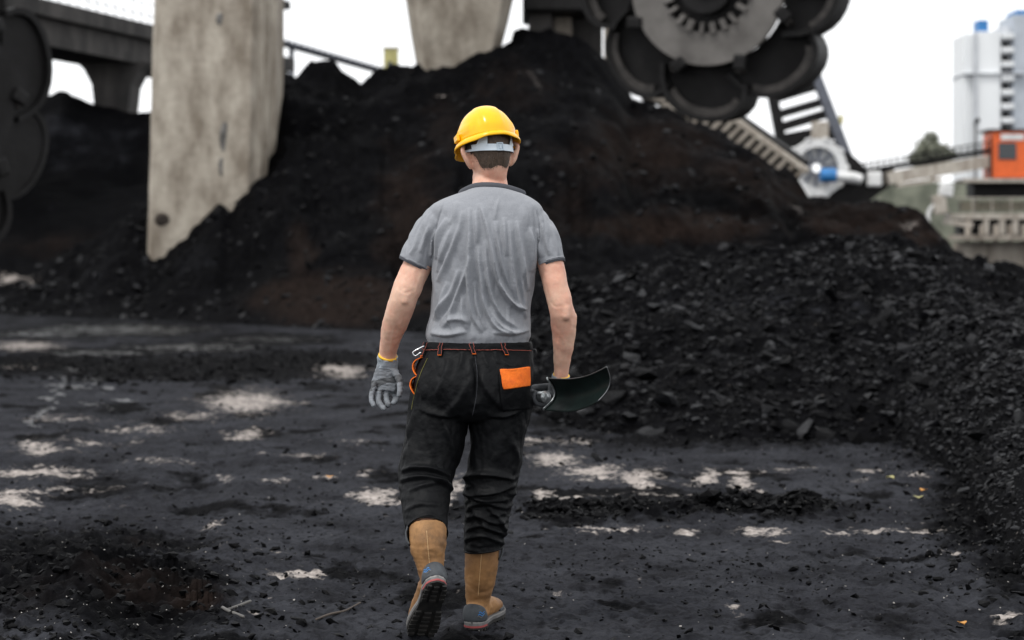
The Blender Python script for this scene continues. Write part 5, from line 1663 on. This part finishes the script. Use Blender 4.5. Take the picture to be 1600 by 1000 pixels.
# --- boots
def boot(heel, yaw, pitch, roll, top, rtop, mid, name, side):
    bo = bpy.data.objects.new('boot', None)
    COL.objects.link(bo)
    bo.parent = person
    bo.location = tuple(heel)
    bo.matrix_parent_inverse = base_matrix(person).inverted()
    R = np.array(Matrix.Rotation(yaw, 3, 'Z') @ Matrix.Rotation(-pitch, 3, 'X') @ Matrix.Rotation(roll, 3, 'Y'))
    T = lambda P_: np.asarray(P_, float) @ R.T + heel
    foot, fq = tube([(0, .0, .062), (0, .05, .066), (0, .11, .068), (0, .17, .058), (0, .23, .052), (0, .272, .048)], [.032, .038, .041, .049, .050, .040], [.030, .042, .044, .036, .031, .025], n=30, m=5, rnd=True)
    ank = T((0, .052, .10))
    shaft, sq = tube([T((0, .05, .06)), ank, ank * .55 + np.asarray(mid) * .45, np.asarray(mid), np.asarray(top)], [.036, .042, .050, rtop * .95, rtop], [.040, .050, .056, rtop * 1.02, rtop * 1.06], n=30, m=6)
    V, Q = remesh([(T(foot), fq), (shaft, sq)], .0045, 5)
    N = vnormals(V, Q)
    cr = np.linalg.norm(V - ank, axis=1)
    V = V + N * (0.005 * np.abs(fbm(V * np.array([10, 10, 22]) + side * 9, 3)) * np.exp(-((cr - .05) / .09) ** 2) + .0018 * fbm(V * 12, 2))[:, None]
    up = link('upper', to_mesh('upper', V, Q), M_BOOT, bo)
    # back seam
    bv = BVHTree.FromPolygons([tuple(v) for v in V], Q)
    pts = []
    for t in np.linspace(.12, .97, 14):
        c = ank + (np.asarray(top) - ank) * t
        hit = bv.ray_cast(Vector(c + np.array([0, -.3, 0])), Vector((0, 1, 0)))[0]
        if hit is not None:
            pts.append(np.array(hit) + np.array([0, -.0006, 0]))
    if len(pts) > 3:
        tv, tq = tube(pts, [.0009] * len(pts), n=6, m=2)
        link('back_seam', to_mesh('back_seam', tv, tq), mat('seam_thread', (0.55, 0.36, 0.18), .8), up)
    # sole outline
    ys = np.linspace(-.034, .312, 40)
    hw = np.interp(ys, [-.034, -.028, -.01, .03, .08, .12, .17, .22, .26, .29, .306, .312], [.004, .020, .034, .041, .039, .040, .050, .055, .053, .042, .020, .004])
    outl = np.concatenate([np.column_stack([-hw, ys]), np.column_stack([hw, ys])[::-1]])
    def slab(z0, z1, sc, name, m):
        o2 = outl.copy()
        o2[:, 0] *= sc
        mb = MB().prism(o2, (1, 0, 0), (0, 1, 0), (0, 0, 1), (0, 0, 0), z0, z1)
        mb.v = [tuple(p) for p in T(np.array(mb.v))]
        return mb.build(name, m, bo)
    slab(.019, .036, 1.0, 'midsole', M_MIDS)
    slab(.030, .0345, 1.015, 'welt', mat('welt', (0.24, 0.23, 0.22), .8), )
    os_ = slab(.008, .0195, 1.01, 'outsole', M_SOLE)
    lug = MB()
    for yy in np.arange(-.018, .30, .026):
        if .085 < yy < .125:
            continue
        w = np.interp(yy + .008, ys, hw)
        for sx in (-1, 1):
            lug.box((sx * w * .76, yy + .008, .005), (w * .42, .019, .011))
        if w > .03:
            lug.box((0, yy + .010 + .004, .0055), (w * .55, .012, .009))
    lug.v = [tuple(p) for p in T(np.array(lug.v))]
    lo = lug.build('tread_lugs', M_SOLE, os_)
    lo['kind'] = 'stuff'
    mb = MB()
    hs = [(a, b) for a, b in outl if b < .035]
    hs = np.array(sorted(hs, key=lambda q: math.atan2(q[0], -q[1] + .035)))
    V2, Q2 = [], []
    for a, b in hs:
        V2 += [(a * 1.025, b - .0012, .014), (a * 1.025, b - .0012, .021)]
    Q2 = [(2 * i, 2 * i + 1, 2 * i + 3, 2 * i + 2) for i in range(len(hs) - 1)]
    link('heel_stripe', to_mesh('heel_stripe', T(np.array(V2)), Q2), M_REDP, bo)
    # heel counter
    V2, Q2 = [], []
    na, nz = 28, 8
    for i in range(nz + 1):
        for j in range(na + 1):
            a = math.radians(-115 + 230 * j / na)
            top_ = .036 + .062 * (math.cos(a / 1.35)) ** .7
            z = .034 + (top_ - .034) * i / nz
            bul = .004 * math.sin(i / nz * math.pi)
            V2.append((math.sin(a) * (.0405 + bul), .014 - math.cos(a) * (.046 + bul - .010 * (i / nz) ** 2), z))
    for i in range(nz):
        for j in range(na):
            q = i * (na + 1) + j
            Q2.append((q, q + 1, q + na + 2, q + na + 1))
    hc = link('heel_counter', to_mesh('heel_counter', T(np.array(V2)), Q2), M_BOOT_G, bo)
    md = hc.modifiers.new('s', 'SOLIDIFY')
    md.thickness = .004
    for (a0, a1, z0, m_) in ((28, 62, .058, M_BLUEP), (32, 60, .066, M_BLUEP), (25, 55, .052, M_MIDS)):
        V2 = []
        for j in range(9):
            a = math.radians(side * (a0 + (a1 - a0) * j / 8))
            for dz in (0, .0035):
                V2.append((math.sin(a) * .0458, .014 - math.cos(a) * .0495, z0 + dz + .003 * math.sin(j)))
        link('heel_mark', to_mesh('heel_mark', T(np.array(V2)), [(2 * i, 2 * i + 1, 2 * i + 3, 2 * i + 2) for i in range(8)]), m_, hc)
    # toe cap rand
    V2, Q2 = tube([T((-.046, .20, .038)), T((-.045, .25, .038)), T((-.03, .288, .038)), T((0, .302, .038)), T((.03, .288, .038)), T((.045, .25, .038)), T((.046, .20, .038))], [.009] * 7, [.006] * 7, n=8, m=4, ref=(0, 0, 1), rnd=True)
    link('toe_rand', to_mesh('toe_rand', V2, Q2), M_BOOT_G, bo)
    # top edge band and pull loop
    tdir = (np.asarray(top) - np.asarray(mid))
    tdir /= np.linalg.norm(tdir)
    sgn = -1 if side < 0 else 1
    p = np.asarray(top) + np.array([sgn * (rtop + .002), -.012, 0])
    V2, Q2 = tube([p - tdir * .0, p - tdir * .025 + np.array([sgn * .007, 0, 0]), p - tdir * .05 + np.array([sgn * .004, 0, 0]), p - tdir * .066 - np.array([sgn * .003, 0, 0])], [.004] * 4, [.011] * 4, n=10, m=5)
    link('pull_loop', to_mesh('pull_loop', V2, Q2), M_BOOT_G, bo)
    return bo
toe = np.array([X(656, 6.88), 6.88, .004])
yawL, pitL = math.radians(17), math.radians(43)
RL = np.array(Matrix.Rotation(yawL, 3, 'Z') @ Matrix.Rotation(-pitL, 3, 'X') @ Matrix.Rotation(math.radians(6), 3, 'Y'))
heelL = toe - RL @ np.array([0, .300, .008])
boot(heelL, yawL, pitL, math.radians(6), W(668, 822, 6.815), .0645, W(669, 850, 6.785), 'boot', -1)
gzr = ground_z(X(741, 7.02), 7.05)
heelR = np.array([X(741, 7.04), 7.04, max(gzr, -.005) + .001])
boot(heelR, math.radians(-13), 0.0, 0.0, W(754, 845, 7.06), .0625, W(752, 885, 7.065), 'boot', 1)

# --- gloves
def finger(L, r0=8.5, r1=6.8):
    n = len(L)
    return limb([(a, b, c, (r0 + (r1 - r0) * i / (n - 1)) / 1.0) for i, (a, b, c) in enumerate(L)], rnd=True, n=14, m=5)
def px_r(mm, d=7.1):
    return mm / 1000 / d * F
gl = bpy.data.objects.new('glove', None)
COL.objects.link(gl)
gl.parent = person
gl.location = tuple(W(605, 570, 7.13))
gl.matrix_parent_inverse = base_matrix(person).inverted()
parts = [limb([(605, 568, 7.13, 15.5, .026), (604, 582, 7.125, 18, .024), (602, 596, 7.12, 20.5, .021), (600, 606, 7.115, 20.5, .018), (599, 611, 7.11, 19, .014)], expo=2.5)]
f0, f1 = px_r(10.2), px_r(8.6)
parts.append(finger([(586, 600, 7.10), (581, 614, 7.085), (580, 625, 7.06), (584, 633, 7.04)], f0 * .92, f1 * .9))
parts.append(finger([(594, 606, 7.11), (591, 622, 7.095), (594, 632, 7.065), (600, 638, 7.04)], f0, f1))
parts.append(finger([(604, 607, 7.115), (604, 623, 7.105), (606, 632, 7.08), (607, 632, 7.05)], f0, f1))
parts.append(finger([(614, 602, 7.125), (617, 616, 7.125), (618, 626, 7.105), (615, 629, 7.08)], f0, f1))
parts.append(finger([(614, 578, 7.11), (622, 590, 7.085), (625, 604, 7.065), (624, 617, 7.05)], f0 * 1.2, f1 * 1.05))
V, Q = remesh(parts, .0026, 3)
N = vnormals(V, Q)
V = V + N * (0.0035 * np.abs(fbm(V * np.array([34, 34, 60]), 2)))[:, None]
gh = link('hand', to_mesh('hand', V, Q), M_GLOVE, gl)
gh.data.materials.append(M_GLOVE_D)
vpy = HOR - (V[:, 2] - CH) / V[:, 1] * F
vpx = 800 + V[:, 0] / V[:, 1] * F
dkv = (perlin(V * 26) * .35 + np.exp(-((vpy - 596 - (vpx - 600) * -.25) / 9) ** 2) + .5 * np.exp(-((vpy - 611) / 3) ** 2)) > .62
dkv &= N[:, 1] < .3
pm = np.array([1 if all(dkv[i] for i in f) else 0 for f in Q], dtype=np.int32)
gh.data.polygons.foreach_set('material_index', pm)
V, Q = limb([(605.5, 557, 7.12, 16.2, .034), (605.5, 562, 7.125, 16.2, .034), (605, 572, 7.128, 15.4, .032), (604.5, 578, 7.126, 17, .029)], n=30)
N = vnormals(V, Q)
V = V + N * (.0012 * np.sin(np.arctan2(V[:, 1] - 7.125, V[:, 0] - X(605, 7.125)) * 22))[:, None]
link('cuff', to_mesh('cuff', V, Q), M_CUFF, gl)
V, Q = limb([(606.5, 555, 7.117, 15.2, .033), (606, 557.6, 7.12, 15.6, .0335)], n=30, m=2)
link('cuff_edge', to_mesh('cuff_edge', V, Q), M_YTRIM, gl)

gr = bpy.data.objects.new('glove', None)
COL.objects.link(gr)
gr.parent = person
gr.location = tuple(W(872, 610, 7.08))
gr.matrix_parent_inverse = base_matrix(person).inverted()
# the shovel shaft runs forward past the thigh; the fist closes round it
SH0 = W(851, 621, 7.005)                     # where shaft meets blade
SHD = np.array([-.20, .978, -.02])
SHD /= np.linalg.norm(SHD)
GP = SH0 + SHD * .085                        # grip point on the shaft
up_ = np.array([0, 0, 1.]) - SHD[2] * SHD
up_ /= np.linalg.norm(up_)
rt_ = np.cross(SHD, up_)
rs = .0165
parts = [limb([(876, 592, 7.075, 14, .028), (872, 602, 7.085, 14, .036), (866, 611, 7.095, 11, .042), (862, 618, 7.095, 8, .040)], expo=2.4)]
for k, yo in enumerate((-.033, -.011, .011, .033)):
    c0 = GP + SHD * (yo + .004)
    L_ = []
    for a in (20, -25, -75, -125, -175, -215):
        a = math.radians(a)
        L_.append(c0 + (rt_ * math.cos(a) + up_ * math.sin(a)) * (rs + .0105))
    V, Q = tube(L_, [.0108, .0108, .0104, .010, .0096, .009], n=12, m=4, rnd=True, ref=SHD)
    parts.append((V, Q))
V, Q = tube([np.asarray(W(870, 603, 7.11)), GP + SHD * .045 + up_ * (rs + .014) + rt_ * .012, GP + SHD * .036 + up_ * (rs + .010) - rt_ * .018, GP + SHD * .026 - rt_ * (rs + .010) + up_ * .004], [.0125, .0118, .011, .0095], n=12, m=4, rnd=True, ref=(0, 1, 0))
parts.append((V, Q))
V, Q = remesh(parts, .0026, 3)
link('hand', to_mesh('hand', V, Q), M_GLOVE_D, gr)
V, Q = limb([(876.5, 586.5, 7.07, 14.0, .030), (876, 591, 7.073, 14.2, .031), (875, 600, 7.08, 13.8, .030)], n=30)
link('cuff', to_mesh('cuff', V, Q), M_CUFF, gr)
V, Q = limb([(877.5, 585, 7.068, 12.8, .029), (877, 587.2, 7.07, 13.4, .0295)], n=30, m=2)
link('cuff_edge', to_mesh('cuff_edge', V, Q), M_YTRIM, gr)

# ------------------------------------------------------------------ shovel in the right hand
M_BLADE = mat('shovel_blade', (0.004, 0.006, 0.006), 0.4, spec=0.16, col2=(0.008, 0.014, 0.013), vscale=9, bump=.12, bscale=40)
sv = empty('shovel', SH0, 'dark curved shovel blade with bright socket held in the right glove', 'shovel')
TL, TR_, BR_, BL_ = W(856, 591, 7.0), W(948, 573, 6.79), W(934, 627, 6.80), W(850, 640, 6.995)
nrm = np.cross(TR_ - TL, BL_ - TL)
nrm /= np.linalg.norm(nrm)
if nrm[1] < 0:
    nrm = -nrm
n = 22
V, Q = [], []
for i in range(n + 1):
    for j in range(n + 1):
        s, t = j / n, i / n
        p = (1 - s) * (1 - t) * TL + s * (1 - t) * TR_ + s * t * BR_ + (1 - s) * t * BL_
        # dished across, sagging top edge, rounded point
        p = p + nrm * (.045 * math.sin(t * math.pi) * (1 - .35 * s) + .012 * math.sin(s * math.pi))
        p[2] -= .017 * math.sin(s * math.pi) * (1 - t) ** 1.0
        p[2] -= .018 * math.sin(s * math.pi) ** 1.0 * t ** 2
        p = p + (np.array([TR_[0] - TL[0], TR_[1] - TL[1], 0]) * .02 * math.sin(t * math.pi) * s)
        V.append(p)
for i in range(n):
    for j in range(n):
        a = i * (n + 1) + j
        Q.append((a, a + n + 1, a + n + 2, a + 1))
V = np.array(V)
bl = link('blade', to_mesh('blade', V, Q), M_BLADE, sv)
md = bl.modifiers.new('s', 'SOLIDIFY')
md.thickness = .0025
e = V.reshape(n + 1, n + 1, 3)
tv, tq = tube(e[0], [.0022] * (n + 1), n=8, m=1)
link('top_edge', to_mesh('top_edge', tv, tq), mat('worn_edge', (0.09, 0.09, 0.09), .4, metal=.6), bl)
tv, tq = tube(e[:, -1], [.0016] * (n + 1), n=8, m=1)
link('cutting_edge', to_mesh('cutting_edge', tv, tq), mat('worn_steel', (0.20, 0.21, 0.22), .35, metal=.8, var=.5, vscale=30), bl)
# folded shoulders of bright steel, socket, rivet and shaft
M_BRIGHT = mat('bright_steel', (0.55, 0.57, 0.58), .32, metal=.7, col2=(0.16, 0.18, 0.18), vscale=60)
tv, tq = tube(e[:, 0] + np.array([-.003, -.001, 0]), [.0035] * (n + 1), [.008] * (n + 1), n=10, m=1)
link('shoulder', to_mesh('shoulder', tv, tq), M_BRIGHT, sv)
tv, tq = tube([SH0 - SHD * .005 + np.array([.004, .03, 0]), SH0 + SHD * .06, SH0 + SHD * .16], [.021, .0185, .0165], n=18, m=5)
link('socket', to_mesh('socket', tv, tq), M_BRIGHT, sv)
tv, tq = tube([W(829, 618, 7.10), W(832, 622, 7.10), W(829, 628, 7.10), W(826, 623, 7.10), W(829, 618, 7.10)], [.003] * 5, n=8, m=5)
link('collar_ring', to_mesh('collar_ring', tv, tq), M_BRIGHT, sv)
tv, tq = tube([SH0 + SHD * .15, SH0 + SHD * .6, SH0 + SHD * 1.0], [.0155, .0155, .0155], n=16, m=4)
link('shaft', to_mesh('shaft', tv, tq), mat('shaft_green', (0.03, 0.06, 0.05), .5, var=.4), sv)
tv, tq = tube([SH0 + SHD * .98 - rt_ * .05, SH0 + SHD * 1.0, SH0 + SHD * .98 + rt_ * .05], [.014] * 3, n=14, m=4, rnd=True, ref=(0, 0, 1))
link('grip', to_mesh('grip', tv, tq), M_HDARK, sv)

# ------------------------------------------------------------------ small litter on the yard
def gpt(px, py, up=.006):
    g = G(px, py)
    return np.array([g[0], g[1], ground_z(g[0], g[1]) + up])
tv, tq = tube([gpt(391, 953, .02), gpt(370, 961), gpt(350, 968), gpt(348, 973), gpt(356, 979), gpt(380, 982)], [.006] * 6, n=8, m=6, rnd=True)
tag(link('cable_scrap', to_mesh('cable_scrap', tv, tq), mat('cable_grey', (0.09, 0.085, 0.08), .7)), 'bent piece of grey cable on the yard at lower left', 'cable')
tv, tq = tube([gpt(494, 976), gpt(515, 969, .012), gpt(540, 962, .01), gpt(563, 953, .02)], [.004, .005, .004, .003], n=8, m=6, rnd=True)
tag(link('twig', to_mesh('twig', tv, tq), mat('twig', (0.07, 0.055, 0.045), .9)), 'thin dry twig on the yard left of the boots', 'twig')
def leaf(px, py, s, m, label):
    c = gpt(px, py, .012)
    n = 7
    V, Q = [], []
    a = random.uniform(0, 6.28)
    for i in range(n + 1):
        t = i / n
        w = s * .45 * math.sin(t * math.pi) ** .8
        for k in (-1, 0, 1):
            l = np.array([(t - .5) * s, k * w, .15 * abs(k) * s + .18 * s * math.sin(t * 3)])
            V.append(c + np.array([l[0] * math.cos(a) - l[1] * math.sin(a), l[0] * math.sin(a) + l[1] * math.cos(a), l[2]]))
    for i in range(n):
        for k in (0, 1):
            q = i * 3 + k
            Q.append((q, q + 1, q + 4, q + 3))
    o = link('fallen_leaf', to_mesh('fallen_leaf', np.array(V), Q), m)
    md = o.modifiers.new('s', 'SOLIDIFY')
    md.thickness = .001
    tag(o, label, 'leaf')
M_LY = mat('leaf_yellow', (0.50, 0.46, 0.20), .8, var=.3, vscale=40)
M_LO = mat('leaf_orange', (0.55, 0.25, 0.05), .8, var=.3, vscale=40)
leaf(1391, 750, .055, M_LY, 'pale yellow leaf on the yard right of the sandy patches')
leaf(1435, 781, .06, M_LY, 'pale crumpled leaf beside an orange one near the right heap')
leaf(1443, 772, .05, M_LO, 'orange leaf beside a pale one near the right heap')
leaf(1503, 978, .04, M_LO, 'small orange leaf at the bottom right corner of the yard')
leaf(515, 748, .05, M_LO, 'dull orange leaf on the yard left of the worker')
